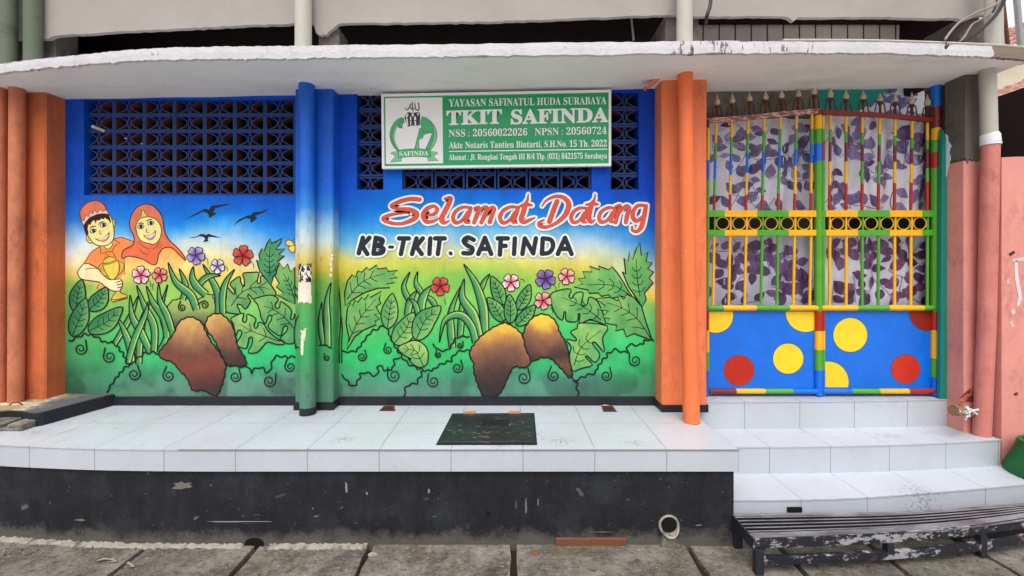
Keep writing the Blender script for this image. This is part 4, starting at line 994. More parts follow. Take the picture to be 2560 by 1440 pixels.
for b_, t_, wd, bd in [((395,940),(430,700),112,.0), ((440,1040),(572,830),138,.06), ((586,1012),(752,788),138,-.10), ((640,1192),(465,1066),140,.25)]:
    leaf(W_, C5, b_, t_, wd, bd, 7, (74,150,88), (134,188,102))
polyleaf(W_, C5, [(1640,660),(1700,640),(1668,605),(1716,600),(1698,558),(1760,560),(1742,522),(1812,545),(1802,520),(1870,545),(1892,524),(1932,570),(1965,620),(2005,690),(2060,762),(1960,722),(1890,735),(1872,712),(1822,722),(1802,700),(1740,702),(1735,680)], [[(2020,720),(1900,650),(1720,645)]], 3, (76,158,88), (136,192,98), **ser)
polyleaf(W_, C5, [(1480,720),(1540,682),(1620,675),(1606,720),(1622,737),(1650,702),(1700,698),(1690,770),(1706,787),(1730,770),(1742,728),(1800,760),(1852,902),(1800,892),(1740,880),(1690,902),(1674,900),(1680,845),(1670,840),(1660,890),(1590,885),(1585,830),(1574,830),(1560,882),(1510,830)], [[(1820,880),(1700,790),(1560,730)]], 4, (74,152,88), (140,192,102))
polyleaf(W_, C5, [(2160,1012),(2120,1000),(2040,970),(1990,992),(1970,940),(1918,952),(1926,915),(1858,902),(1880,870),(1828,862),(1870,820),(1808,810),(1850,785),(1786,738),(1880,728),(1930,752),(1940,713),(1972,742),(1990,708),(2040,730),(2090,790),(2122,900)], [[(2150,1000),(2060,870),(1960,800),(1860,765)]], 5, (72,150,86), (138,190,102), **ser)
polyleaf(W_, C5, [(2095,792),(2060,740),(2000,650),(1963,558),(1986,575),(1974,468),(2000,490),(2010,428),(2030,480),(2050,420),(2077,366),(2090,450),(2132,428),(2120,490),(2162,498),(2132,540),(2172,560),(2140,600),(2168,632),(2110,700),(2122,742)], [[(2080,720),(2062,600),(2055,470)]], 6, (70,156,88), (132,192,100), **ser)
polyleaf(W_, C5, [(1682,900),(1862,920),(1830,1000),(1842,1092),(1782,1030),(1764,1042),(1812,1110),(1780,1162),(1730,1120),(1718,1130),(1762,1180),(1690,1202),(1630,1218),(1610,1120),(1622,1060),(1588,1010),(1650,1020),(1652,1000),(1618,960),(1660,935)], [[(1640,1180),(1690,1060),(1820,950)]], 6, (92,162,92), (146,196,104))
rock(W_, C5, [(1430,840),(1470,850),(1520,890),(1545,960),(1580,1020),(1600,1080),(1610,1150),(1630,1255),(1600,1262),(1570,1220),(1530,1180),(1490,1140),(1430,1130),(1380,1150),(1345,1150),(1320,1080),(1300,1000),(1320,920),(1370,860)], [(840,(232,198,66)), (890,(224,180,66)), (945,(158,112,74)), (1010,(128,88,66)), (1070,(88,62,54)), (1120,(64,50,50)), (1180,(118,76,56)), (1255,(90,62,54))], 8)
rock(W_, C5, [(1180,895),(1230,920),(1270,950),(1300,990),(1320,1080),(1350,1140),(1340,1185),(1290,1200),(1240,1190),(1200,1260),(1170,1330),(1120,1390),(1040,1390),(1000,1310),(975,1230),(970,1160),(945,1130),(950,1080),(990,1020),(1030,980),(1100,930)], [(895,(232,200,66)), (960,(226,184,66)), (1020,(180,130,76)), (1080,(152,104,74)), (1160,(112,80,66)), (1230,(80,58,52)), (1300,(60,50,50)), (1390,(48,44,50))], 9)
for i, pts in enumerate([[(98,1085),(190,1085),(230,1030),(290,960),(370,920),(400,960),(420,1010),(450,1060),(480,1110),(530,1170),(620,1210),(680,1220),(740,1180),(820,1150),(840,1110),(900,1085),(945,1085)], [(95,1245),(160,1320),(200,1290),(230,1230),(320,1250),(340,1180),(390,1220),(430,1200),(450,1140),(480,1130)], [(505,1390),(530,1320),(590,1300),(630,1220)], [(1640,1285),(1700,1260),(1780,1230),(1800,1190),(1840,1140),(1900,1080),(1990,1100),(2000,1045),(2080,1050),(2120,1010),(2168,1020)], [(1665,1390),(1660,1310),(1650,1290),(1610,1250)], [(700,1040),(740,1080),(800,1075),(860,1000),(940,990)]]):
    vine(W_, C5, pts, 9, i + 20)
for c, r_, an, sg in [((225,1125),30,-.5,1), ((400,1078),28,3.7,-1), ((440,1250),42,3.4,-1), ((702,1290),38,3.5,-1), ((735,1112),20,3.7,-1), ((880,1050),20,-.3,1), ((862,1198),35,-.5,1), ((1305,1265),42,-.5,1), ((1505,1250),38,3.8,-1), ((1855,1250),36,-.5,1), ((2048,1150),38,3.4,-1)]:
    curl(W_, C5, c, r_, an, sg, 10)
flower(W_, C5, (748,655), 64, (218,82,66), (170,40,44), (230,100,80), .3, 10); flower(W_, C5, (1220,630), 60, (240,190,196), (216,100,116), (252,240,242), .3, 10); flower(W_, C5, (1450,608), 68, (126,98,176), (80,56,130), (150,124,196), .2, 10)
flower(W_, C5, (1592,590), 56, (242,176,170), (214,96,100), (248,208,200), .5, 10); flower(W_, C5, (1433,752), 60, (238,158,158), (210,90,100), (246,190,184), .1, 10)
a = Art(YW, 4)
for l in ([(775,735),(782,760),(780,785)], [(1280,608),(1300,610),(1315,628)], [(1505,650),(1520,665),(1522,685)], [(1545,630),(1538,650),(1540,670)], [(1480,795),(1495,812),(1498,835)]): a.line(C5.all(l), 1.8, lin((40, 60, 30)), taper=.5)
a.build('painted_motion_lines', W_)
blade(W_, CP, [(365,1020),(372,850),(385,650),(378,465)], 30, 3); blade(W_, CP, [(395,1040),(392,900),(400,780),(396,690)], 22, 2); blade(W_, CP, [(375,1030),(355,900),(352,760),(345,650)], 26, 2)
# blades that carry on over the front of the blue pillar
YP = 3.02
for pts, wd in [([(265,905),(248,800),(243,700),(254,588)],42), ([(300,915),(295,760),(292,580),(322,440)],56), ([(80,935),(70,830),(80,720),(108,655)],54)]:
    blade(pm, CP, pts, wd, 2, Y=YP)
a = Art(YP, 3); a.line(CP.all([(52,470),(85,510),(112,560)]), 2.4); a.line(CP.all([(52,520),(80,570),(112,640)]), 2.4); a.build('painted_vine', pm)
vine(pm, CP, [(54,912),(95,935),(112,920)], 3, 3, 1.5, Y=YP); vine(pm, CP, [(235,912),(270,905),(325,930)], 3, 5, 1.5, Y=YP); curl(pm, CP, (292,1005), 22, 3.6, -1, 3, YP)
a = Art(YP, 4)
for y_, x_, h_ in ((235,330,18),(265,328,30),(300,322,36),(340,326,40),(385,322,26)):
    a.fill(CP.all([(x_-6,y_-h_*.5),(x_+6,y_-h_*.5),(x_+7,y_+h_*.4),(x_-4,y_+h_*.5),(x_-10,y_)]), (226, 224, 206))
a.build('flaked_paint', pm)

# ---- lettering
def strokes(wall, cr, letters, layers, Y=YW, lay=11, name='lettering', parent=None, mat=None, wk=1.0):
    a = Art(Y, lay)
    for grow, col in layers:
        for L in letters:
            for st_ in L:
                pts = dense([(p[0], p[1]) for p in st_], 6); ws = [q[0] for q in dense([(p[2],) for p in st_], 6)]
                pts = cr.all(pts); a.ck = None; a.ribbon(pts, [max(.3, (max(1, x_)*wk + grow) / cr.k) for x_ in ws], lin(col));
        a.d += .00004
    a.build(name, wall)
def sh(L, dx, dy, k=1.0, cx=0, cy=0): return [[((x_-cx)*k+cx+dx, (y_-cy)*k+cy+dy, w_*(.5+.5*k)) for x_, y_, w_ in st_] for st_ in L]
LA = [[(858,180,20),(795,176,26),(730,212,32),(704,272,34),(728,318,30),(782,300,24),(836,222,20)], [(866,184,34),(846,245,38),(820,306,34),(856,318,12)]]
sel = [
 [[(398,106,38),(320,100,36),(235,118,36),(160,150,34),(148,172,32),(210,192,30),(310,200,42),(372,238,50),(335,290,42),(230,326,28),(130,318,28),(72,288,40),(90,262,34),(160,240,22),(285,228,8)]],
 [[(470,250,22),(530,238,30),(562,198,28),(530,166,26),(468,190,40),(432,250,44),(462,308,38),(528,302,24),(572,278,10)]],
 [[(630,98,18),(680,92,34),(668,140,44),(630,215,44),(598,285,44),(622,318,34),(668,300,10)]],
 LA, [[(900,186,18),(942,182,36),(922,250,40),(896,316,34)], [(930,235,22),(982,178,26),(1016,188,38),(994,250,40),(962,316,34)], [(1000,238,22),(1050,182,26),(1078,192,38),(1060,250,40),(1040,312,36)]],
 sh(LA, 416, -6, 1.02), [[(1392,58,4),(1386,105,18),(1362,165,44),(1346,225,46),(1326,288,42),(1352,314,32),(1410,290,26),(1452,272,8)], [(1312,170,16),(1370,152,34),(1424,158,16)]],
 [[(1518,166,6),(1560,112,18),(1640,78,26),(1715,88,38),(1762,145,46),(1742,225,48),(1690,290,38),(1622,335,28),(1555,358,28),(1500,348,34),(1490,318,24),(1535,292,10)], [(1656,122,42),(1622,205,44),(1586,308,42)]],
 sh(LA, 1080, -4, .93, 700, 330), [[(2003,58,4),(1996,105,18),(1972,150,40),(1955,220,42),(1945,285,42),(1970,312,24),(2000,292,8)], [(1920,152,14),(1985,146,32),(2028,150,14)]],
 sh(LA, 1335, -6, .93, 700, 330), [[(2192,168,18),(2232,166,34),(2208,245,40),(2190,316,34)], [(2228,225,20),(2282,166,28),(2314,186,38),(2296,255,40),(2284,314,34)]],
 [[(2452,160,24),(2392,162,28),(2352,215,36),(2350,275,36),(2388,302,30),(2440,255,20)], [(2468,164,34),(2450,262,42),(2426,355,42),(2386,398,28),(2346,388,22),(2340,356,16)]]]
strokes(wallR, CS, sel, [(44, (236, 236, 232)), (7, (140, 44, 40)), (-2, (222, 84, 66))], wk=.86)
kb = [[[(232,332),(205,435)], [(276,332),(228,385),(262,440)]], [[(318,332),(303,438)], [(318,332),(362,345),(356,372),(318,382)], [(318,382),(368,402),(358,432),(303,438)]], [[(410,394),(430,394)]],
      [[(474,336),(538,336)], [(508,336),(486,440)]], [[(590,336),(560,440)], [(632,336),(588,390),(624,440)]], [[(682,336),(676,440)]], [[(714,336),(778,336)], [(746,336),(732,440)]], [[(816,434),(819,438)]],
      [[(972,346),(932,330),(905,352),(928,382),(962,402),(952,434),(902,434)]], [[(1002,440),(1046,332),(1088,440)], [(1015,406),(1074,406)]], [[(1132,336),(1198,336)], [(1152,336),(1146,444)], [(1152,386),(1184,386)]],
      [[(1246,336),(1240,440)]], [[(1296,440),(1312,336),(1368,436),(1386,336)]], [[(1432,336),(1426,438)], [(1432,336),(1486,346),(1500,390),(1474,430),(1426,438)]], [[(1532,440),(1580,332),(1624,440)], [(1550,406),(1610,406)]]]
def lw(L): return [[(x_, y_, 31 if len(st_) > 0 else 30) for x_, y_ in (st_ if len(st_) < 3 else st_)] for st_ in L]
def poly_ish(L):  # keep corners of A, N, K crisp by doubling their points
    out = []
    for st_ in L:
        q = []
        for i, p in enumerate(st_):
            q.append(p)
        out.append(q)
    return out
kbL = []
for i, L in enumerate(kb):
    crisp = i in (0, 4, 9, 12, 14)
    for st_ in L:
        wd = 20 if i == 2 else 24 if i == 7 else 30
        if crisp and len(st_) > 2:
            for k in range(len(st_) - 1): kbL.append([[(x_, y_, wd) for x_, y_ in st_[k:k+2]]])
        else: kbL.append([[(x_, y_, wd) for x_, y_ in st_]])
strokes(wallR, C5, kbL, [(26, (234, 238, 230)), (1, (36, 42, 52))])

# ------------------------------------------------------------------ text set in serif bold (mathematical bold letters of the built-in fonts)
def mb(s):
    o = ''
    for ch in s:
        if 'A' <= ch <= 'Z': o += chr(0x1D400 + ord(ch) - 65)
        elif 'a' <= ch <= 'z': o += chr(0x1D41A + ord(ch) - 97)
        elif '0' <= ch <= '9': o += chr(0x1D7CE + ord(ch) - 48)
        else: o += ch
    return o
def text_shape(s, fat=0.0):
    cu = bpy.data.curves.new('t', 'FONT'); cu.body = mb(s); cu.size = 1.0; cu.resolution_u = 3; cu.offset = fat; cu.dimensions = '2D'; cu.fill_mode = 'FRONT'
    o = bpy.data.objects.new('t', cu); COL.objects.link(o); bpy.context.view_layer.update()
    me = bpy.data.meshes.new_from_object(o.evaluated_get(bpy.context.evaluated_depsgraph_get()))
    vs = [(v.co.x, v.co.y) for v in me.vertices]; fs = [tuple(p.vertices) for p in me.polygons]
    ups = sum(1 if p.normal.z > 0 else -1 for p in me.polygons)
    if ups < 0: fs = [f[::-1] for f in fs]
    bpy.data.objects.remove(o); bpy.data.curves.remove(cu); bpy.data.meshes.remove(me)
    return vs, fs
CAPH = max(v[1] for v in text_shape('H')[0])
def text_on(art, s, left, right, h, col, fat=0.0):
    """baseline from left to right photo pixels, capitals h pixels tall"""
    vs, fs = text_shape(s, fat); x0 = min(v[0] for v in vs); x1 = max(v[0] for v in vs); art.up(); q = []
    for x_, y_ in vs:
        t = (x_ - x0) / (x1 - x0); q.append(art.pt((left[0] + (right[0]-left[0])*t, left[1] + (right[1]-left[1])*t - y_/CAPH*h)))
    art.mb.add(q, fs, lin(col))

# ------------------------------------------------------------------ the school sign
YS = 3.068
sg_ = thing('sign_board', (X(1240, YS), YS, Z(418, YS)), 'green school sign with white serif lettering and a round emblem at its left', 'sign')
TL, TR, BR, BL = (953, 235), (1528, 224), (1528, 414.5), (955, 421.5)
def quad_prism(mb_, q, Y0, Y1, col):
    f_ = [P(a_, b_, Y0) for a_, b_ in q]; k_ = [(x_, Y1, z_) for x_, _, z_ in f_]
    mb_.add(f_ + k_, [(3, 2, 1, 0), (4, 5, 6, 7), (0, 1, 5, 4), (1, 2, 6, 5), (2, 3, 7, 6), (3, 0, 4, 7)], lin(col))
def inset(q, d):
    (ax, ay), (bx2, by), (cx2, cy), (dx, dy) = q
    return [(ax+d, ay+d), (bx2-d, by+d), (cx2-d, cy-d), (dx+d, dy-d)]
Q = [TL, TR, BR, BL]; Qi = inset(Q, 6)
m_ = MB(); quad_prism(m_, inset(Q, 3), YS + .004, YS + .022, (24, 160, 96)); m_.build('panel', M['sign'], sg_)
m_ = MB()
for i in range(4):
    j = (i+1) % 4; quad_prism(m_, [Q[i], Q[j], Qi[j], Qi[i]] , YS - .006, YS + .030, (240, 244, 240))
m_.build('frame', M['sign'], sg_)
for px_ in (1000, 1500): m_ = MB(); m_.box(X(px_, 3.1) - .02, X(px_, 3.1) + .02, YS + .03, YW + .02, Z(418, YS) + .02, Z(400, YS)); m_.build('bracket', M['steel'], sg_)
WHT = (246, 250, 246)
a = Art(YS + .0032, 0)
a.fill([CL(p) for p in [(93,148),(1122,130),(1136,1320),(106,1332)]], (242, 246, 246)); a.build('emblem_ground', sg_, M['sign'])
YL = YS + .0025
a = Art(YL, 0); GR, GL, INKL = (60, 176, 110), (124, 198, 150), lin((60, 64, 66))
def lp(pts, col, ink=1.1, smooth=False): a.shape(CL.all(pts), col, ink, smooth, inkcol=INKL)
lp([(385,495),(430,515),(435,590),(400,615),(400,690),(340,680),(310,655),(280,720),(262,800),(262,880),(285,970),(345,1075),(310,1095),(250,1030),(205,950),(180,860),(178,770),(200,680),(250,590),(320,525)], GR)
a.line(CL.all([(285,635),(235,720),(215,810),(222,890),(255,980),(318,1080)]), 1.0, INKL); a.line(CL.all([(385,495),(385,560),(425,575)]), 1.0, INKL, smooth=False); a.line(CL.all([(385,560),(350,605),(360,660),(398,690)]), 1.0, INKL, smooth=False)
a.fill(CL.all([(285,638),(310,655),(280,720),(262,800),(262,880),(285,970),(345,1075),(330,1078),(268,985),(238,890),(232,810),(252,715)]), GL)
lp([(755,475),(840,505),(920,565),(980,640),(1018,730),(1028,830),(1008,930),(960,1020),(915,1080),(820,1065),(880,930),(935,800),(925,770),(800,790),(770,745),(712,745),(705,690),(755,685),(728,610),(740,540)], GR)
a.fill(CL.all([(880,530),(960,620),(1010,730),(1020,830),(1000,925),(950,1015),(910,1075),(880,1070),(930,980),(965,880),(972,790),(960,690),(930,600)]), GL); a.line(CL.all([(870,530),(935,610),(965,700),(972,790),(962,880),(928,975),(875,1072)]), 1.0, INKL)
lp([(712,690),(755,690),(765,745),(810,800),(770,825),(785,855),(700,905),(705,1060),(622,1060),(660,900),(690,790)], GR); a.fill(CL.all([(700,905),(780,855),(770,840),(688,890),(655,1055),(690,1055)]), GL)
a.line(CL.all([(780,745),(925,745),(935,775)]), 1.0, INKL, smooth=False)
lp([(310,1085),(470,1065),(620,1058),(760,1062),(910,1080),(912,1215),(760,1200),(620,1196),(470,1205),(330,1225)], GR)
lp([(325,1105),(250,1112),(180,1140),(245,1165),(275,1205),(180,1305),(290,1290),(385,1280),(385,1218),(330,1225)], GL); lp([(912,1105),(985,1112),(1050,1135),(1000,1165),(965,1200),(1055,1278),(960,1270),(860,1278),(855,1210),(912,1215)], GL)
DK = (52, 46, 60)
lp([(500,402),(565,410),(600,415),(660,402),(705,400),(720,450),(718,560),(712,632),(640,640),(590,635),(500,662),(470,580),(438,490)], DK, .8)
for pts in ([(492,425),(455,490),(485,500),(515,440)], [(465,515),(490,640),(510,645),(495,510)], [(568,420),(605,420),(610,470),(575,475)], [(670,410),(695,412),(690,460),(672,455)], [(540,480),(560,475),(565,540),(540,540)], [(540,555),(562,552),(560,640),(545,640)], [(628,470),(650,480),(648,540),(615,545),(612,500)], [(618,560),(645,555),(650,630),(625,635)]):
    a.fill(CL.all(pts), (242, 246, 246))
for st_ in ([(690,225,14),(700,290,20),(702,345,18),(680,368,20),(655,350,16)], [(625,230,12),(632,300,20),(634,345,18),(655,352,14)], [(580,208,10),(585,300,18),(600,395,12)], [(585,268,14),(555,250,18),(540,300,18),(575,345,16),(600,335,14)], [(540,290,14),(505,345,20),(470,350,18),(452,318,10)]):
    q_ = dense(st_, 5); a.ribbon([CL((p[0], p[1])) for p in q_], [p[2] / CL.k for p in q_], lin((30, 26, 30)))
text_on(a, 'SAFINDA', CL((345,1190)), CL((872,1176)), 11.5, WHT); a.build('emblem', sg_, M['sign'])
a = Art(YL, 0)
for s_, l_, r_, h_, ft in [('YAYASAN SAFINATUL HUDA SURABAYA', (1122,266.3), (1516,260), 18, 0), ('TKIT', (1116,312), (1255,308), 34, .022), ('SAFINDA', (1277,309.5), (1521,304), 34, .022), ('NSS : 20560022026', (1122,342), (1318,338.5), 17.5, 0), ('NPSN : 20560724', (1337,338), (1516.5,335), 17.5, 0),
                           ('Akte Notaris Tantien Bintarti, S.H.No. 15 Th. 2022', (1122,371), (1517,366), 16, 0), ('Alamat : Jl. Rungkut Tengah III B/4 Tlp. (031) 8421575 Surabaya', (1122,400), (1517,396), 14, 0)]:
    text_on(a, s_, l_, r_, h_, WHT, ft)
a.ribbon([(1122, 378.6), (1518, 373)], [2.4, 2.4], lin(WHT), cap=False)
a.build('lettering', sg_, M['sign'])

# ------------------------------------------------------------------ the gate: two leaves of striped bars over spotted blue sheets
YG = 3.17
YEL, GRN, BLU, RED, DRED = (240, 178, 16), (80, 160, 44), (8, 106, 216), (170, 40, 20), (116, 34, 26)
def segs(mb_, px, y0, y1, cuts, r, Y=YG, n=10, px2=None):
    """vertical round bar in coloured lengths; cuts = [(y_end, colour)...] in photo rows"""
    px2 = px if px2 is None else px2; ys = y0
    fx_ = lambda y_: px + (px2 - px) * (y_ - y0) / max(1e-6, (y1 - y0))
    for ye, c in cuts:
        ye = min(ye, y1)
        if ye > ys: mb_.tube([P(fx_(ys), ys, Y), P(fx_(ye), ye, Y)], r, n, lin(c))
        ys = max(ys, ye)
def hseg(mb_, cuts, x0, y0, y1, Y0, Y1):
    """flat horizontal band in coloured lengths"""
    for xe, c in cuts:
        mb_.box(X(x0, Y0), X(xe, Y0), Y0, Y1, Z(y1, Y0), Z(y0, Y0), lin(c)); x0 = xe
def leafgate(label, x0, x1, stiles, tops, ups, lows, bands, rail, foot, rings, pins, dots, topbar, matop, tips):
    gt = thing('gate_leaf', (X((x0+x1)/2, YG), YG, ZS), label, 'gate', 'gate leaves')
    for px, r, cuts, y0, p2 in stiles:
        m_ = MB(); segs(m_, px, y0, 988, cuts, r, YG - .004, 14, p2); m_.build('stile', M['gloss'], gt, True)
    m_ = MB(); rs_ = random.Random(int(x0))
    pth = dense([P(a_, b_, YG - .014) for a_, b_ in topbar], 6)
    vs = []
    for p in pth:
        for dy, dz in ((-.010, -.017), (-.010, .017), (.012, .017), (.012, -.017)): vs.append((p[0], p[1] + dy, p[2] + dz + rs_.uniform(-.002, .002)))
    n_ = len(pth); m_.add(vs, [(4*i+k, 4*i+4+k, 4*i+4+(k+1) % 4, 4*i+(k+1) % 4)[::-1] for i in range(n_-1) for k in range(4)] + [(0, 1, 2, 3), (4*n_-1, 4*n_-2, 4*n_-3, 4*n_-4)], lin((116, 52, 44)))
    m_.build('arched_rail', matop, gt)
    for (px, pb, cuts), cl, tp_ in zip(ups, lows, tips):
        yt = float(np.interp(px, [q[0] for q in topbar], [q[1] for q in topbar]))
        m_ = MB(); segs(m_, px, yt, 528, cuts, .0098, YG, 10, pb); m_.build('bar', M['gloss'], gt, True)
        m_ = MB(); m_.tube([P(pb + .5, 588, YG), P(pb - 3 if x0 < 2000 else pb, 765, YG)], .0098, 10, lin(cl)); m_.build('bar', M['gloss'], gt, True)
        # spear: stem, cup and a cream flame
        m_ = MB(); cx_ = X(px + tp_[2], YG); zb = Z(tp_[1], YG)
        m_.tube([(cx_, YG, Z(yt, YG)), (cx_, YG, zb)], .0075, 8); m_.lathe([(.008, zb - .03), (.017, zb), (.0, zb)], cx_, YG, 12)
        sp = m_.build('spear_stem', M['rust'], gt, True)
        m_ = MB(); ht = zb - Z(tp_[0], YG); ht = -ht
        m_.lathe([(.0, zb), (.013, zb + .004), (.0205, zb + ht*.24), (.017, zb + ht*.42), (.0085, zb + ht*.64), (.0045, zb + ht*.85), (.0008, zb + ht)], cx_, YG, 14)
        m_.build('finial', M['cream'], sp, True)
    # bent-rod loops hugging each spear
    m_ = MB()
    for (px, pb, cuts), tp_ in zip(ups, tips):
        yt = float(np.interp(px, [q[0] for q in topbar], [q[1] for q in topbar])) - 5; b0 = tp_[1] + 3; px = px + tp_[2]
        l_ = dense([(px - 19, yt), (px - 13, yt - 4), (px - 10, b0 + 4), (px - 6, b0), (px + 6, b0), (px + 10, b0 + 4), (px + 13, yt - 4), (px + 19, yt)], 4)
        m_.tube([P(a_, b_, YG - .008) for a_, b_ in l_], .0042, 6)
    m_.build('bent_rods', M['rust'], gt, True)
    m_ = MB(); hseg(m_, bands, x0, 526, 542, YG - .016, YG + .016); m_.build('band', M['gloss'], gt)
    m_ = MB(); hseg(m_, bands, x0, 574.5, 589, YG - .016, YG + .016); m_.build('band', M['gloss'], gt)
    for px, c in pins:
        m_ = MB(); m_.tube([P(px, 541, YG), P(px, 575.5, YG)], .0075, 8, lin(c)); m_.build('band_pin', M['gloss'], gt, True)
    for px in rings:
        m_ = MB(); m_.tube([P(px + 16*math.cos(t), 558.5 + 15.5*math.sin(t), YG - .006) for t in np.linspace(0, 2*math.pi, 29)], .0045, 6, lin((206, 168, 52)), caps=False); m_.build('ring', M['gloss'], gt, True)
    m_ = MB(); xs_ = x0
    for xe, c in rail: m_.tube([P(xs_, 770, YG - .008), P(xe, 770, YG - .008)], .0205, 14, lin(c)); xs_ = xe
    m_.build('rail', M['gloss'], gt, True)
    m_ = MB(); m_.box(X(x0, YG), X(x1 - 4, YG), YG + .004, YG + .012, Z(986, YG), Z(768, YG), lin(BLU))
    pn = m_.build('sheet_panel', M['gloss'], gt)
    for poly, c in dots:
        d_ = Art(YG + .003, 0); d_.fill(poly, c); d_.ribbon(poly, [1.2]*len(poly), lin((60, 70, 90)), True); d_.build('painted_dot', pn, M['gloss'])
    m_ = MB(); xs_ = x0 + 3
    for xe, c in foot: m_.tube([P(xs_, 978, YG - .008), P(xe, 978, YG - .008)], .0185, 14, lin(c)); xs_ = xe
    m_.build('rail', M['gloss'], gt, True)
    return gt
def dot(c, r, x0=None, x1=None, y0=None, y1=None):
    pts = [(c[0] + r*math.cos(t), c[1] + r*math.sin(t)) for t in np.linspace(0, 2*math.pi, 49)[:-1]]
    o = []
    for x_, y_ in pts:
        p = (min(max(x_, x0 if x0 is not None else -9e9), x1 if x1 is not None else 9e9), min(max(y_, y0 if y0 is not None else -9e9), y1 if y1 is not None else 9e9))
        if not o or math.hypot(p[0]-o[-1][0], p[1]-o[-1][1]) > .3: o.append(p)
    if math.hypot(o[0][0]-o[-1][0], o[0][1]-o[-1][1]) < .3: o.pop()
    return CG.all(o)
m = N('chipped_red_enamel', .5, .35)
c = m.ramp(m.noise(30, 7, .75, (.6, 1, 2.2)), [(.40, lin((112, 44, 40))), (.50, lin((150, 96, 90))), (.58, lin((216, 178, 170)))])
m.color(c); m.bump(m.noise(50, 6, .7), .002); M['chipped'] = m.mat
M['red_enamel'] = m_plain('dark_red_enamel', (132, 44, 34), .4, .2, 10, .001, 60, stain=(190, 130, 120), stain_scale=26, stain_lo=.64, stain_hi=.68)
upL = [(1790.8,1785,[(358,YEL),(398,GRN),(447,BLU),(487,GRN),(530,RED)]), (1829.8,1824.6,[(344,YEL),(386,GRN),(438,BLU),(487,YEL),(530,RED)]), (1870.8,1864.5,[(335,YEL),(384,GRN),(433,BLU),(487,YEL),(530,RED)]), (1911,1905,[(329,YEL),(379,GRN),(430,BLU),(488,GRN),(530,RED)]),
       (1951.7,1945,[(323,YEL),(371,GRN),(421,BLU),(485,GRN),(530,RED)]), (1991.7,1986,[(322,YEL),(374,GRN),(415,BLU),(485,YEL),(530,RED)]), (2030,2027,[(322,YEL),(360,GRN),(408,BLU),(483,YEL),(530,RED)])]
tipL = [(233,265,2), (232,260,1), (230,255,3), (225,251,3), (221,248,2), (218,244,4), (211,238,5)]
top1 = [(290,DRED),(323,YEL),(360,GRN),(405,BLU),(777,GRN),(827,RED),(874,YEL),(924,GRN),(990,BLU)]
top2 = [(290,DRED),(323,YEL),(353,GRN),(402,RED),(777,GRN),(827,RED),(874,YEL),(924,GRN),(990,BLU)]
g1 = leafgate('left leaf of the striped gate, chipped pale red top rail, sheet with one red dot', 1769, 2047,
   [(2045.5,.026,top1,276,2046), (1770.5,.010,[(320,DRED),(400,YEL),(450,BLU),(520,GRN),(777,GRN),(826,RED),(880,YEL),(926,GRN),(990,BLU)],300,1769)], None, upL, [YEL,YEL,YEL,GRN,GRN,YEL,YEL],
   [(1812,GRN),(1893,YEL),(1972,GRN),(2042,YEL)], [(1807,GRN),(1889,YEL),(1972,GRN),(2042,YEL)], [(1839,DRED),(1911,YEL),(1980,GRN),(2042,BLU)],
   [1806.7,1847.5,1887,1928,1968,2010], [(1787,GRN),(1826.5,YEL),(1867,YEL),(1907,GRN),(1948,GRN),(1988,YEL),(2028,YEL)],
   [(dot((310,740),106,262,None,716,None), (246,200,40)), (dot((850,720),121,None,908,716,None), (246,200,40)), (dot((450,1070),92), (178,34,8)), (dot((745,1000),92), (250,206,40))],
   [(1771,302),(1840,297),(1910,290),(1980,283),(2049,278)], M['chipped'], tipL)
upR = [(2075.8,2073.8,[(323,YEL),(356,GRN),(404,DRED),(463,YEL),(530,RED)]), (2115,2115,[(330,YEL),(357,GRN),(404,DRED),(459,YEL),(530,RED)]), (2156,2155,[(332,YEL),(362,GRN),(404,DRED),(459,GRN),(530,RED)]), (2199.4,2195.4,[(336,YEL),(364,GRN),(405,DRED),(459,GRN),(530,RED)]),
       (2237.5,2236,[(340,YEL),(364,GRN),(405,DRED),(458,YEL),(530,RED)]), (2280.6,2276.7,[(345,YEL),(371,GRN),(410,DRED),(457,YEL),(530,RED)]), (2318.5,2318,[(350,YEL),(373,GRN),(421,DRED),(455,GRN),(530,RED)])]
tipR = [(215,246,0), (224,249,0), (226,250,2), (232,255,1), (233,257,0), (229,262,-1), (235,266,0)]
g2 = leafgate('right leaf of the striped gate with dark red top rail and tall striped post', 2052, 2350,
   [(2058,.0105,top2,276,2059), (2340,.0285,[(267,BLU),(321,DRED),(351,YEL),(382,GRN),(421,RED),(777,GRN),(825,RED),(895,YEL),(942,GRN),(990,BLU)],200,2338)], None, upR, [YEL,YEL,GRN,GRN,YEL,YEL,GRN],
   [(2066,GRN),(2145,YEL),(2225,GRN),(2306,YEL),(2344,GRN)], [(2141,YEL),(2220,GRN),(2306,YEL),(2344,GRN)], [(2129,BLU),(2197,GRN),(2270,YEL),(2336,RED)],
   [2093.3,2136,2177.5,2217.5,2259,2299.6], [(2074.5,YEL),(2115,YEL),(2157,GRN),(2198,GRN),(2238,YEL),(2279,YEL),(2319,GRN)],
   [(dot((1118,858),103), (250,206,40)), (dot((985,1140),124,966,None,None,1174), (246,200,40)), (dot((1582,722),112,None,1612,716,None), (136,36,20)), (dot((1450,1062),88), (190,42,22))],
   [(2055,281),(2130,284),(2200,288),(2270,294),(2340,302)], M['red_enamel'], tipR)

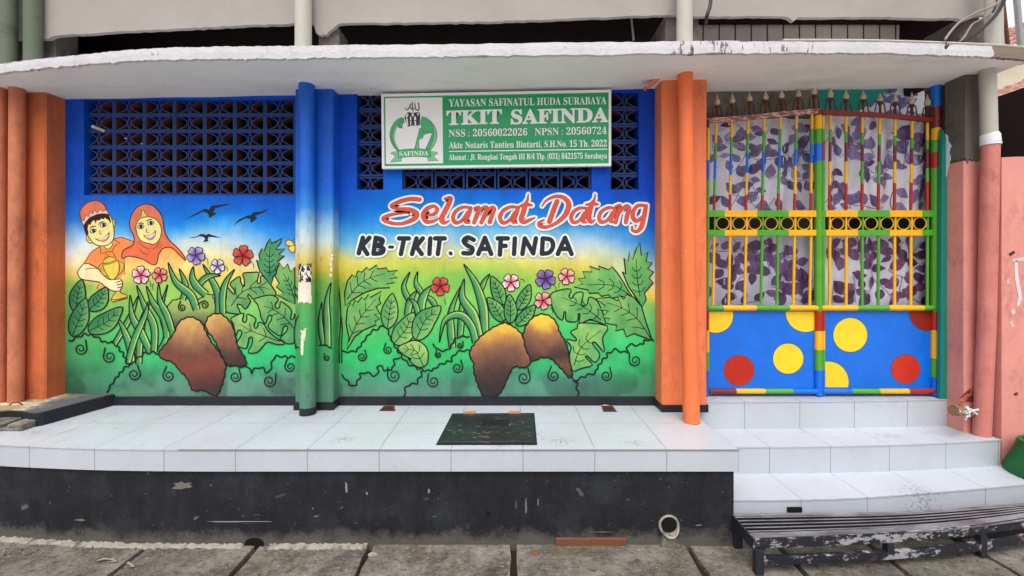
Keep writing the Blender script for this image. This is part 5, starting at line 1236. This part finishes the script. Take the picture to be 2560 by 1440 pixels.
# plastic curtain with a printed leaf pattern hung behind the gate
def sheet(name, label, Y, rows, cols, fold, seed, base, nleaf, dark, light, mat='plastic'):
    """rows = (photo y top, bottom), cols = photo x range; returns the hanging sheet with its printed leaves"""
    rs_ = random.Random(seed); t_ = thing(name, (X(sum(cols)/2, Y), Y, Z(rows[0], Y)), label, 'curtain', 'printed plastic curtains')
    ph = [rs_.uniform(0, 6) for _ in range(4)]
    def dep(px, py): return Y + fold*(math.sin(px*.060 + ph[0] + .6*math.sin(py*.013)) * .6 + math.sin(px*.137 + ph[1] + py*.009) * .35 + .3*math.sin(py*.05 + px*.03 + ph[2]))
    def pm_(px, py, YY): 
        b_ = P(px, py, Y); return (b_[0], dep(px, py) - (Y - YY), b_[2])
    nx, ny = int((cols[1]-cols[0])/6), int((rows[1]-rows[0])/8); m_ = MB()
    vs = [pm_(cols[0] + (cols[1]-cols[0])*i/nx, rows[0] + (rows[1]-rows[0])*j/ny, Y) for j in range(ny+1) for i in range(nx+1)]
    m_.add(vs, [(j*(nx+1)+i, (j+1)*(nx+1)+i, (j+1)*(nx+1)+i+1, j*(nx+1)+i+1) for j in range(ny) for i in range(nx)], lin(base))
    m_.build('curtain_cloth', M[mat], t_, True)
    a_ = Art(Y - .001, 0, pm_)
    ok = lambda x_, y_: cols[0] + 3 < x_ < cols[1] - 3 and rows[0] + 3 < y_ < rows[1] - 3
    lv = 0; seeds = []
    while lv < nleaf:
        cx_, cy_ = max(((rs_.uniform(*cols), rs_.uniform(*rows)) for _ in range(9)), key=lambda q: min([math.hypot(q[0]-u[0], q[1]-u[1]) for u in seeds] or [0])); seeds.append((cx_, cy_)); an = rs_.uniform(0, 6.28); n_ = rs_.randint(4, 7); k_ = rs_.uniform(.85, 1.25); tone = rs_.random()
        stem = []
        for i in range(n_):
            stem.append((cx_, cy_)); sd_ = 1 if i % 2 else -1
            la = an + sd_*rs_.uniform(.7, 1.2); L_ = rs_.uniform(26, 38)*k_; w_ = L_*rs_.uniform(.26, .36); b0 = (cx_ + 4*math.cos(la), cy_ + 4*math.sin(la))
            pl_2 = []
            for t in np.linspace(0, 1, 9): pl_2.append((b0[0] + L_*t*math.cos(la) - w_*math.sin(math.pi*t**.8)*math.sin(la), b0[1] + L_*t*math.sin(la) + w_*math.sin(math.pi*t**.8)*math.cos(la)))
            for t in np.linspace(1, 0, 9)[1:-1]: pl_2.append((b0[0] + L_*t*math.cos(la) + w_*math.sin(math.pi*t**.8)*math.sin(la), b0[1] + L_*t*math.sin(la) - w_*math.sin(math.pi*t**.8)*math.cos(la)))
            if all(ok(*p) for p in pl_2):
                c1 = mixc(dark, light, tone*.55 + rs_.uniform(0, .45)); c2 = mixc(c1, (150, 60, 110), rs_.uniform(0, .35)); tx, ty = math.cos(la), math.sin(la)
                a_.fill(pl_2, lambda px, py: mixc(c1, c2, ((px-b0[0])*-ty + (py-b0[1])*tx)/w_*.5 + .5), 9)
                a_.ribbon([b0, (b0[0] + L_*.85*tx, b0[1] + L_*.85*ty)], [1.1, .5], lin(mixc(c1, (20, 14, 40), .5)), cap=False); lv += 1
            seeds.append((cx_, cy_)); cx_ += 17*k_*math.cos(an); cy_ += 17*k_*math.sin(an); an += rs_.uniform(-.3, .3)
        st2 = [p for p in stem if ok(*p)]
        if len(st2) > 2: a_.ribbon(dense(st2, 3), [1.3]*(3*(len(st2)-1)+1), lin((70, 44, 70)), cap=False)
    a_.build('leaf_print', t_, M[mat])
    return t_
M['plastic'] = m_attr('printed_plastic', .22, .10, 3, .006, 9, .6)
M['plastic'].node_tree.nodes['Principled BSDF'].inputs['Transmission Weight'].default_value = 0
M['sheet'] = m_attr('translucent_sheet', .5, .05, 3, .002, 9, .3)
_t = M['sheet'].node_tree; _tr = _t.nodes.new('ShaderNodeBsdfTranslucent'); _mx = _t.nodes.new('ShaderNodeMixShader'); _mx.inputs[0].default_value = .7
_t.links.new(_t.nodes['Principled BSDF'].inputs['Base Color'].links[0].from_socket, _tr.inputs[0]); _t.links.new(_t.nodes['Principled BSDF'].outputs[0], _mx.inputs[1]); _t.links.new(_tr.outputs[0], _mx.inputs[2]); _t.links.new(_mx.outputs[0], _t.nodes['Material Output'].inputs[0])
sheet('plastic_curtain', 'upper plastic curtain with purple leaves behind the left gate leaf', 3.27, (296, 536), (1766, 2046), .030, 21, (200, 201, 216), 72, (52, 42, 86), (146, 136, 182))
sheet('plastic_curtain', 'upper plastic curtain with purple leaves behind the right gate leaf', 3.27, (286, 536), (2050, 2348), .032, 31, (210, 209, 220), 66, (52, 40, 90), (156, 142, 190))
sheet('plastic_curtain', 'lower plastic curtain with plum leaves behind the left gate leaf', 3.265, (586, 775), (1766, 2040), .026, 41, (172, 173, 192), 64, (46, 30, 70), (122, 94, 144))
sheet('plastic_curtain', 'lower plastic curtain with plum leaves behind the right gate leaf', 3.265, (586, 775), (2058, 2348), .028, 51, (192, 191, 206), 60, (50, 28, 66), (130, 84, 132))
sheet('plastic_curtain', 'bright leaf printed sheet hanging beyond the gate under the canopy', 3.84, (205, 330), (2165, 2318), .02, 61, (232, 232, 244), 16, (96, 84, 160), (160, 170, 222), 'sheet')
b = MB(); b.prism([(X(2035, 3.7), Z(215, 3.7)), (X(2035, 3.7), Z(300, 3.7)), (X(2120, 3.7), Z(300, 3.7)), (X(2235, 3.7), Z(215, 3.7))], 'y', 3.7, 3.75)
tag(b.build('teal_beam', M['teal']), 'teal painted beam slanting beyond the gate spears', 'beam')
M['soffit_grey'] = m_plain('grey_render', (222, 216, 208), .85, .2, 4, .003, 30, stain=(120, 112, 104), stain_scale=6, stain_lo=.58, stain_hi=.72)
b = MB(); b.box(1.2, X(2042, 3.36), 3.34, 3.355, 2.29, 2.98); tag(b.build('grey_soffit_wall', M['concrete']), 'grey concrete wall seen above the left gate leaf', 'wall')

# ------------------------------------------------------------------ access hatch, drains and pipe mouths
ht = thing('access_hatch', (.0, 2.6, ZT), 'black scuffed steel floor hatch with slots and two brass hinges', 'hatch')
def onf(px, py, z=ZT): Y = YF(py, z); return (X(px, Y), Y)
q = [onf(1131, 1035), onf(1336, 1034), onf(1343, 1113), onf(1090, 1113)]
m = N('scuffed_hatch_paint', .4, .4)
c = m.ramp(m.noise(5, 8, .7), [(.3, lin((24, 29, 32))), (.6, lin((36, 42, 44))), (.8, lin((56, 55, 52)))])
sc = m.math('MULTIPLY', m.ramp(m.noise(16, 6, .75, (.8, 1.6, 1), 1.5), [(.57, 0), (.63, 1)]), m.ramp(m.noise(2.5, 2), [(.40, 0), (.55, 1)]))
m.color(m.mix(m.math('MULTIPLY', sc, .55), c, lin((150, 146, 136)))); m.bump(m.noise(20, 6, .7), .003); M['hatch'] = m.mat
def prism_xy(mb_, pts, z0, z1, col=None): mb_.prism(pts, 'z', z0, z1, col)
def ins(q, d):
    cx_ = sum(p[0] for p in q)/4; cy_ = sum(p[1] for p in q)/4
    return [(p[0] + (d if p[0] < cx_ else -d), p[1] + (d if p[1] < cy_ else -d)) for p in q]
m_ = MB(); q = q[::-1]; prism_xy(m_, q, ZT + .0005, ZT + .004); m_.build('rim', M['black_paint'], ht)
m_ = MB(); prism_xy(m_, ins(q, .012), ZT + .0042, ZT + .009); m_.build('plate', M['hatch'], ht)
m_ = MB()
for k in range(4):
    y_ = YF(1055 + k*3.6, ZT); m_.box(X(1208, y_), X(1272, y_), y_ - .005, y_ + .005, ZT + .0092, ZT + .0096)
m_.build('slots', M['black'], ht)
m_ = MB(); fr = ins(q, .03)
for i in range(4):
    a_, b_ = fr[i], fr[(i+1) % 4]; m_.tube([(a_[0], a_[1], ZT + .009), (b_[0], b_[1], ZT + .009)], .0018, 6)
m_.build('weld_line', M['hatch'], ht)
for x0, x1 in ((1160, 1189), (1272, 1301)):
    y_ = YF(1036, ZT); m_ = MB(); m_.box(X(x0, y_), X(x1, y_), y_ - .012, y_ + .028, ZT + .009, ZT + .013)
    for k in range(3): m_.tube([(X(x0 + (x1-x0)*(k+.06)/3, y_), y_ + .008, ZT + .015), (X(x0 + (x1-x0)*(k+.94)/3, y_), y_ + .008, ZT + .015)], .007, 8)
    m_.build('hinge', M['brass'], ht, True)
for x0, x1, lb in ((954, 986, 'small brown floor drain by the wall, left of the hatch'), (1504, 1540, 'small brown floor drain by the wall, right of the hatch, dry leaf on it')):
    d_ = thing('floor_drain', (X((x0+x1)/2, 3.07), 3.07, ZT), lb, 'drain', 'floor drains')
    qd = [onf(x0 + 6, 1016), onf(x1, 1016), onf(x1 + 2, 1028), onf(x0 - 6, 1028)] if x0 < 1200 else [onf(x0, 1016), onf(x1 - 8, 1016), onf(x1 + 2, 1030), onf(x0 + 4, 1030)]
    m_ = MB(); prism_xy(m_, qd[::-1], ZT + .0005, ZT + .004); m_.build('drain_frame', M['rust'], d_)
    m_ = MB(); prism_xy(m_, ins(qd[::-1], .012), ZT + .0042, ZT + .0055); m_.build('drain_grate', M['dark'], d_)
lf = MB(); cx_, cy_ = onf(1512, 1017); lf.add([(cx_-.03, cy_, ZT+.007), (cx_, cy_-.012, ZT+.014), (cx_+.035, cy_+.004, ZT+.008), (cx_+.002, cy_+.014, ZT+.012)], [(0, 1, 2, 3)], lin((196, 180, 140)))
tag(lf.build('dry_leaf', M['plain']), 'curled pale dry leaf lying on the right floor drain', 'leaf')

M['pvc_dirty'] = m_plain('dirty_broken_pvc', (150, 145, 134), .6, .3, 20, .003, 50, stain=(84, 80, 74), stain_scale=16, stain_lo=.52, stain_hi=.62)
def ringmouth(name, label, px, py, R0, R1, mat, squash=1.0, lip=True, Y=2.395):
    t_ = thing(name, P(px, py, Y), label, 'pipe'); cx_, _, cz = P(px, py, Y)
    m_ = MB(); n_ = 28
    def rg(r_, y_, f=0): return [(cx_ + r_*math.cos(2*math.pi*k/n_), y_ - f*max(0, -math.sin(2*math.pi*k/n_)), cz + r_*squash*math.sin(2*math.pi*k/n_)) for k in range(n_)]
    rr = [rg(R0, Y + .02), rg(R0, Y - .004, .035), rg((R0+R1)/2, Y - .008, .038), rg(R1, Y - .004, .035), rg(R1, Y + .0)]
    vs = [p for r_ in rr for p in r_]
    m_.add(vs, [(i*n_+k, i*n_+(k+1) % n_, (i+1)*n_+(k+1) % n_, (i+1)*n_+k) for i in range(4) for k in range(n_)])
    if lip: m_.build('pipe_wall', mat, t_, True)
    d_ = MB(); d_.add(rg(R1 if lip else R0, Y - .0022), [tuple(reversed(range(n_)))]); d_.build('pipe_bore', M['black'], t_)
    return t_
ringmouth('drain_outlet', 'broken pale plastic drain outlet in the black wall near the metal step', 1672, 1312, .058, .045, M['pvc_dirty'], .98)
ringmouth('drain_hole', 'dark drain hole at the foot of the black wall, left of the middle', 636, 1359, .055, .04, M['black'], .62, False)
ringmouth('pin_hole', 'tiny drilled hole in the middle of the black wall', 1220, 1283, .011, .008, M['black'], 1, False)
m_ = MB(); m_.prism([(X(1648, 2.39), -.01), (X(1656, 2.39), .06), (X(1672, 2.39), .075), (X(1690, 2.39), .05), (X(1702, 2.39), -.01)], 'y', 2.365, 2.40); ob = m_.build('mortar_lump', M['slab']); tag(ob, 'lump of rough mortar under the plastic drain outlet', 'mortar')
m_ = MB(); m_.box(X(1390, 2.37), X(1568, 2.37), 2.383, 2.3935, -.004, Z(1347, 2.383), bev=.003); M['brick'] = m_plain('orange_brick', (118, 74, 52), .85, .25, 18, .004, 50)
tag(m_.build('brick_strip', M['brick']), 'flat orange brick strip lying along the foot of the black wall', 'brick')
def chunk(name, label, cat, px, py, r_, mat, seed, sq=.6):
    rs_ = random.Random(seed); Y = YF(py, .0); cx_ = X(px, Y); m_ = MB(); n_ = 9
    prof = [(.75, 0), (1.0, .35), (.8, .8), (.35, 1.0)]
    vs = [(cx_ + r_*a_*math.cos(2*math.pi*k/n_)*rs_.uniform(.75, 1.2), Y + r_*a_*.7*math.sin(2*math.pi*k/n_)*rs_.uniform(.75, 1.2), -.002 + r_*sq*b_*rs_.uniform(.85, 1.15)) for a_, b_ in prof for k in range(n_)]
    m_.add(vs, [(i*n_+k, i*n_+(k+1) % n_, (i+1)*n_+(k+1) % n_, (i+1)*n_+k) for i in range(3) for k in range(n_)] + [tuple(3*n_+k for k in range(n_))])
    return tag(m_.build(name, mat), label, cat)
chunk('brick_chip', 'small orange brick chip on the paving before the black wall', 'brick', 1336, 1385, .027, M['brick'], 3)
chunk('pebble', 'grey pebble at the corner where the mortar edge ends', 'stone', 932, 1388, .026, M['mortar'], 4)
chunk('pebble', 'small white pebble right of the mortar edge end', 'stone', 972, 1380, .010, M['mortar'], 5)
chunk('pebble', 'pair-end white pebble near the foot of the wall left of the brick strip', 'stone', 1202, 1362, .009, M['mortar'], 6)
chunk('pebble', 'pebble beside the slab joint under the drain outlet', 'stone', 1712, 1358, .014, M['mortar'], 7)
gr = MB(); rs = random.Random(77)                   # grit, crumbs and leaf bits washed up along the wall foot and in the joints
for k in range(420):
    x_ = rs.uniform(-3.3, 1.25); y_ = 2.385 - abs(rs.gauss(0, .045)) if rs.random() < .75 else rs.uniform(2.0, 2.38); r_ = rs.choice((.002, .003, .004, .006)) * rs.uniform(.7, 1.3)
    g_ = rs.choice(((120, 112, 96), (150, 142, 128), (84, 76, 62), (60, 54, 44), (104, 104, 60), (176, 168, 152)))
    a_ = rs.uniform(0, 3.1); ca, sa = math.cos(a_)*r_, math.sin(a_)*r_*.8
    gr.add([(x_+ca, y_+sa, -.002), (x_-sa, y_+ca, -.002), (x_-ca, y_-sa, -.002), (x_+sa, y_-ca, -.002), (x_, y_, r_*1.1)], [(0, 1, 4), (1, 2, 4), (2, 3, 4), (3, 0, 4)], lin(g_))
go = gr.build('grit', M['plain']); go['kind'] = 'stuff'
m_ = MB(); rs = random.Random(4)
for k in range(5):
    px, py = rs.uniform(248, 285), rs.uniform(1400, 1408); Y = YF(py, 0); x_ = X(px, Y); m_.add([(x_-.02, Y, .004), (x_+.002, Y-.008, .010), (x_+.024, Y+.002, .006), (x_, Y+.009, .008)], [(0, 1, 2, 3)], lin((150, 146, 138)))
tag(m_.build('paper_scrap', M['plain']), 'torn white paper scrap on the left paving slab', 'litter')
m_ = MB()
for k in range(3):
    px, py = 318 + 5*k, 1412 + 4*k; Y = YF(py, 0); x_ = X(px, Y); m_.add([(x_-.012, Y, .004), (x_+.002, Y-.012, .014), (x_+.014, Y+.002, .006), (x_, Y+.012, .010)], [(0, 1, 2, 3)], lin((150, 144, 134)))
tag(m_.build('paper_scrap', M['plain']), 'white paper scrap caught in the joint between left slabs', 'litter')

# ------------------------------------------------------------------ curved metal duckboard before the steps
m = N('peeling_step_paint', .5, .4)
c = m.mix(m.ramp(m.noise(11, 8, .75, (.55, 1, 1.3)), [(.535, 0), (.56, 1)]), lin((30, 32, 42)), lin((150, 152, 156)))
c = m.mix(m.ramp(m.noise(19, 6, .7), [(.60, 0), (.66, .85)]), c, lin((132, 96, 84)))
m.color(c); m.bump(m.noise(22, 7, .75), .003); M['peel'] = m.mat
m = N('peeling_dark_paint', .5, .4)
c = m.mix(m.ramp(m.noise(12, 8, .75), [(.60, 0), (.63, 1)]), lin((36, 38, 46)), lin((140, 140, 144)))
m.color(c); m.bump(m.noise(22, 7, .75), .003); M['peel_dark'] = m.mat
m = N('worn_bar_paint', .45, .45)
c = m.ramp(m.noise(8, 7, .7, (.5, 1, 1)), [(.35, lin((70, 66, 68))), (.55, lin((116, 115, 120))), (.75, lin((146, 146, 152)))])
m.color(c); m.bump(m.noise(40, 6, .7), .002); M['worn'] = m.mat
du = thing('metal_step', (1.9, 2.3, 0), 'low curved metal bar step with peeling paint in front of the tiled steps', 'step')
zB = .172
fr_px = [(1886,1349),(2037,1344),(2216,1335),(2394,1321),(2521,1304),(2580,1294),(2700,1272)]; bk_px = [(1827,1286),(2008,1284),(2216,1281),(2394,1271),(2560,1259),(2700,1246)]
FR = dense([onf(a_, b_, zB) for a_, b_ in fr_px], 8); BK = dense([onf(a_, b_, zB) for a_, b_ in bk_px], 8)
def at(curve, x_): return float(np.interp(x_, [p[0] for p in curve], [p[1] for p in curve]))
xs_ = np.linspace(1.248, 3.3, 60)
def rail_at(f, zlo, zhi, th, name, mat):
    m_ = MB(); vs = []
    for x_ in xs_:
        y_ = at(BK, x_) + (at(FR, x_) - at(BK, x_)) * f
        vs += [(x_, y_ - th/2, zlo), (x_, y_ - th/2, zhi), (x_, y_ + th/2, zhi), (x_, y_ + th/2, zlo)]
    n_ = len(xs_); m_.add(vs, [(4*i+k, 4*i+4+k, 4*i+4+(k+1) % 4, 4*i+(k+1) % 4)[::-1] for i in range(n_-1) for k in range(4)] + [(0, 1, 2, 3), (4*n_-1, 4*n_-2, 4*n_-3, 4*n_-4)])
    if isinstance(mat, tuple):
        for i_, f_ in enumerate(m_.f): m_.m[i_] = 0 if (i_ % 4 == 1 and i_ < 4*(n_-1)) else 1
        return m_.build(name, list(mat), du)
    return m_.build(name, mat, du)
for f in (.13, .27, .41, .55, .69): rail_at(f, zB - .024, zB, .0098, 'tread_bar', (M['worn'], M['black_paint']))  # bar sides coloured black for the shade in the gaps
rail_at(.86, zB - .006, zB + .001, .046, 'plate', M['worn']); rail_at(.02, zB - .03, zB, .02, 'rail', M['worn'])
rail_at(.965, zB - .048, zB + .002, .008, 'apron', M['peel']); rail_at(.955, .042, .078, .028, 'foot_rail', M['peel'])
y0, y1 = at(FR, 1.25), at(BK, 1.25)
m_ = MB(); m_.box(1.240, 1.2475, y0 + .002, y1, zB - .06, zB + .002); m_.build('end_plate', M['peel_dark'], du)
for x_, f, wd, zlo in ((1.243, .965, .042, .0), (1.243, .04, .045, .0), (X(2219, 2.22), .90, .035, .06), (2.52, .9, .035, 0.0), (2.52, .05, .035, 0.0)):
    y_ = at(BK, x_) + (at(FR, x_) - at(BK, x_)) * f; m_ = MB(); m_.box(x_ + .002, x_ + wd, y_ - .022, y_ + .012, zlo, zB - .05); m_.build('leg', M['peel_dark'], du)
m_ = MB(); yb = y0 + .03; m_.tube([(1.30, yb, .10), (1.345, yb, .145)], .008, 6); m_.build('corner_brace', M['peel_dark'], du)

# ------------------------------------------------------------------ right edge: planter, tap, neighbour's wall, roof and cables
Yp = 2.70; xp = 3.43
M['green_pot'] = m_plain('green_planter_paint', (16, 96, 48), .5, .2, 8, .003, 40, stain=(18, 84, 44), stain_scale=6)
pt = thing('planter', (xp, Yp, ZL), 'green painted round concrete planter at the end of the lowest tread', 'planter')
m_ = MB(); m_.lathe([(0, ZL), (.205, ZL), (.212, ZL + .012), (.205, ZL + .045), (.188, ZL + .085), (.172, ZL + .12), (.168, ZL + .135), (.158, ZL + .17), (.150, ZL + .205), (.146, ZL + .214), (.128, ZL + .214), (.12, ZL + .18)], xp, Yp, 40); m_.build('pot', M['green_pot'], pt, True)
m_ = MB(); m_.lathe([(0, ZL + .19), (.126, ZL + .186)], xp, Yp, 30); m_.build('potting_soil', M['soil'], pt)
tp = thing('water_tap', P(2410, 1026, 2.88), 'rusty water tap stub with white plastic tie by the pink pipe', 'tap')
m_ = MB(); m_.tube([P(2384, 1026, 2.86), P(2396, 1026, 2.86), P(2410, 1027, 2.88), P(2424, 1030, 2.93), P(2436, 1032, 3.0)], [.030, .034, .026, .028, .026], 14); m_.tube([P(2384, 1026, 2.85), P(2390, 1026, 2.853)], .038, 8); m_.tube([P(2402, 1018, 2.86), P(2402, 1010, 2.86)], .012, 8)
M['rust_bright'] = m_plain('rusty_brass', (150, 110, 84), .6, .5, 24, .004, 60, stain=(222, 214, 200), stain_scale=18, stain_lo=.55, stain_hi=.6)
m_.build('tap_body', M['rust_bright'], tp, True)
m_ = MB()
for k, (a_, b_) in enumerate((((2412, 1018), (2442, 1036)), ((2416, 1034), (2446, 1024)), ((2420, 1040), (2414, 1050)), ((2418, 1016), (2424, 1042)))):
    m_.tube([P(a_[0], a_[1], 2.845), P((a_[0]+b_[0])/2, (a_[1]+b_[1])/2 - 3, 2.835), P(b_[0], b_[1], 2.845)], .006, 6)
m_.build('plastic_tie', M['pvc_new'], tp, True)
rust_st = MB(); rust_st.prism([(X(2392, 2.976), Z(1004, 2.976)), (X(2440, 2.976), Z(1004, 2.976)), (X(2448, 2.976), Z(985, 2.976)), (X(2445, 2.976), Z(930, 2.976)), (X(2434, 2.976), Z(965, 2.976)), (X(2410, 2.976), Z(985, 2.976))], 'y', 2.9745, 2.9785)
M['rust_stain'] = m_plain('rust_stain', (118, 44, 34), .9, .4, 14, .002, 60, stain=(190, 104, 92), stain_scale=22, stain_lo=.5, stain_hi=.6); rust_st.build('rust_stain', M['rust_stain'], pr)
nw = thing('neighbour_wall', (X(2530, 2.95), 2.95, 0), 'pink flaking neighbour wall at the right edge beside the pipe', 'wall')
m_ = MB(); rs = random.Random(12)
xw0 = X(2504, 2.88); tops_ = [(xw0 + .1*k, 2.30 + rs.uniform(-.015, .012)) for k in range(20)]
m_.prism([(xw0, -.05)] + [(tops_[-1][0], -.05)] + tops_[::-1], 'y', 2.88, 3.06); m_.build('wall_face', M['pink'], nw)
m_ = MB(); m_.box(X(2474, 2.99), xw0, 2.985, 3.1, .2, 2.28); m_.build('wall_return', M['pink'], nw)
m_ = MB()
def flake(pts, c): m_.add([P(a_, b_, 2.8785) for a_, b_ in pts], [tuple(range(len(pts)))[::-1]] , lin(c))
for pts, c in (([(2536,655),(2544,650),(2546,690),(2552,720),(2556,745),(2548,765),(2541,766),(2546,740),(2538,700)], (214, 206, 200)), ([(2530,648),(2560,642),(2560,652),(2532,656)], (206, 190, 184)), ([(2522,634),(2536,626),(2538,632),(2526,641)], (58, 30, 34)), ([(2527,776),(2536,772),(2540,782),(2531,788)], (214, 196, 190)), ([(2524,806),(2530,800),(2537,816),(2529,820)], (206, 180, 174)), ([(2533,984),(2544,980),(2546,987),(2538,990)], (120, 40, 34)), ([(2517,700),(2523,696),(2525,708),(2518,712)], (210, 180, 172))): flake(pts, c)
m_.build('flaked_paint', M['plain'], nw)
# neighbour's house behind: pale wall, tiled eave, rubble under it
nh = thing('neighbour_house', (6.2, 6.0, 0), 'pale neighbour house behind the right edge with reddish roof tiles over a dark eave', 'house')
M['pale_wall'] = m_plain('pale_house_wall', (206, 196, 176), .8, .15, 2, .002, 20); M['white_wall'] = m_plain('white_house_wall', (226, 228, 232), .8, .08, 2, .002, 20)
m_ = MB(); m_.box(4.0, 14, 6.5, 6.7, 0, 4.7); m_.build('wall', M['pale_wall'], nh)
m_ = MB(); m_.box(5.2, 16, 7.6, 7.8, 4.4, 9); m_.build('wall', M['white_wall'], nh)
M['rooftile'] = m_plain('weathered_roof_tile', (150, 104, 88), .85, .35, 9, .004, 30, stain=(186, 160, 146), stain_scale=11, stain_lo=.5, stain_hi=.62)
rf = None
def tiles(px0, py0, px1, py1, Y, rows, drop, par):
    m_ = MB()
    for r_ in range(rows):
        for k in range(7):
            t0 = k / 7; t1 = (k + 1.08) / 7
            p0 = P(px0 + (px1-px0)*t0, py0 + (py1-py0)*t0 + r_*drop, Y - r_*.14); p1 = P(px0 + (px1-px0)*t1, py0 + (py1-py0)*t1 + r_*drop, Y - r_*.14)
            l_ = []
            for j in range(5): q_ = j/4; l_.append(tuple(u + (v - u)*q_ for u, v in zip(p0, p1))[:2] + (p0[2] + (p1[2]-p0[2])*q_ + .035*math.sin(math.pi*q_),))
            bk_ = [(x_, y_ + .3, z_ + .12) for x_, y_, z_ in l_]; fr_ = [(x_, y_, z_ - .03) for x_, y_, z_ in l_]
            n_ = 5; m_.add(fr_ + l_ + bk_, [(i, i+1, n_+i+1, n_+i) for i in range(4)] + [(n_+i, n_+i+1, 2*n_+i+1, 2*n_+i) for i in range(4)])
    return m_.build('roof', M['rooftile'], par, True)
tiles(2478, 262, 2640, 196, 5.6, 3, 13, nh); tiles(2478, 112, 2640, 40, 6.6, 3, 13, nh)
m_ = MB(); m_.prism([(X(2470, 5.4), Z(300, 5.4)), (X(2700, 5.4), Z(205, 5.4)), (X(2700, 5.4), 1.2), (X(2470, 5.4), 1.2)], 'y', 5.4, 5.5); m_.build('eave_shade_wall', M['dark'], nh)  # dark sheet painted in for the shadow below the eave
m_ = MB(); rs = random.Random(6)
for k in range(7): z_ = Z(300 + 14*k, 5.2); m_.box(X(2478, 5.2), X(2660, 5.2), 5.2 + rs.uniform(-.03, .03), 5.38, z_ - .03, z_ + .012)
m_.build('stacked_boards', M['concrete'], nh)
for (a_, b_, c_, d_), r_, nm, lb in (((2508, 8, 2520, 85), .022, 'antenna_pole', 'thin rusty pole rising behind the canopy end'), ((2540, -20, 2556, 130), .035, 'antenna_pole', 'thicker grey rusty pole at the top right corner')):
    m_ = MB(); m_.tube([P(a_, b_ - 60, 5.9), P(a_, b_, 5.9), P(c_, d_ + 30, 5.9)], r_, 8); tag(m_.build(nm, M['rust'] if r_ < .03 else M['steel'], None, True), lb, 'pole')
def cable(pts, r_, mat, lb, Y=2.75):
    q_ = dense([P(a_, b_, Y if len(p) < 3 else p[2]) for p in pts for a_, b_ in [p[:2]]], 8); m_ = MB(); m_.tube(q_, r_, 8)
    return tag(m_.build('cable', mat, None, True), lb, 'cable', 'cables above the canopy')
cable([(2362,100,2.66),(2376,80,2.68),(2400,55,2.7),(2440,32,2.72),(2490,10,2.75),(2530,-40,2.8)], .007, M['cable_pale'], 'pale cable arching off the canopy edge toward the top right pipe')
cable([(2400,104,2.72),(2412,90,2.73),(2430,62,2.75),(2450,50,2.8),(2500,20,2.9),(2520,-30,2.9)], .006, M['cable_pale'], 'second thinner pale cable tucked behind the arching one')
cable([(2404,106,2.7),(2440,85,2.72),(2480,48,2.74),(2500,22,2.78),(2520,-20,2.8)], .010, M['cable'], 'dark thick cable crossing in front of the top right pipe')
cable([(2482,30,2.78),(2490,12,2.8),(2500,-30,2.8)], .006, M['cable'], 'dark thin cable hanging at the very top right')
cable([(2366,106,2.63),(2364,122,2.62),(2372,112,2.62),(2362,118,2.62)], .004, M['cable'], 'short knotted wire end hooked over the canopy face')
cable([(1778,-30,2.9),(1776,10,2.88),(1768,38,2.86),(1764,60,2.9)], .012, M['cable'], 'thick black cable hanging beside the middle right pipe above the canopy')
m_ = MB(); m_.tube([P(1578, 40, 3.2), P(1584, 100, 3.15)], .008, 6); tag(m_.build('thin_rod', M['steel'], None, True), 'thin grey rod standing in the dark recess above the canopy', 'rod')
m_ = MB(); m_.prism([(X(1612, 2.96), Z(216, 2.96)), (X(1655, 2.96), Z(186, 2.96)), (X(1657, 2.96), Z(192, 2.96)), (X(1616, 2.96), Z(222, 2.96))], 'y', 2.95, 3.0); m_.build('loose_mortar_edge', M['orange'], po)
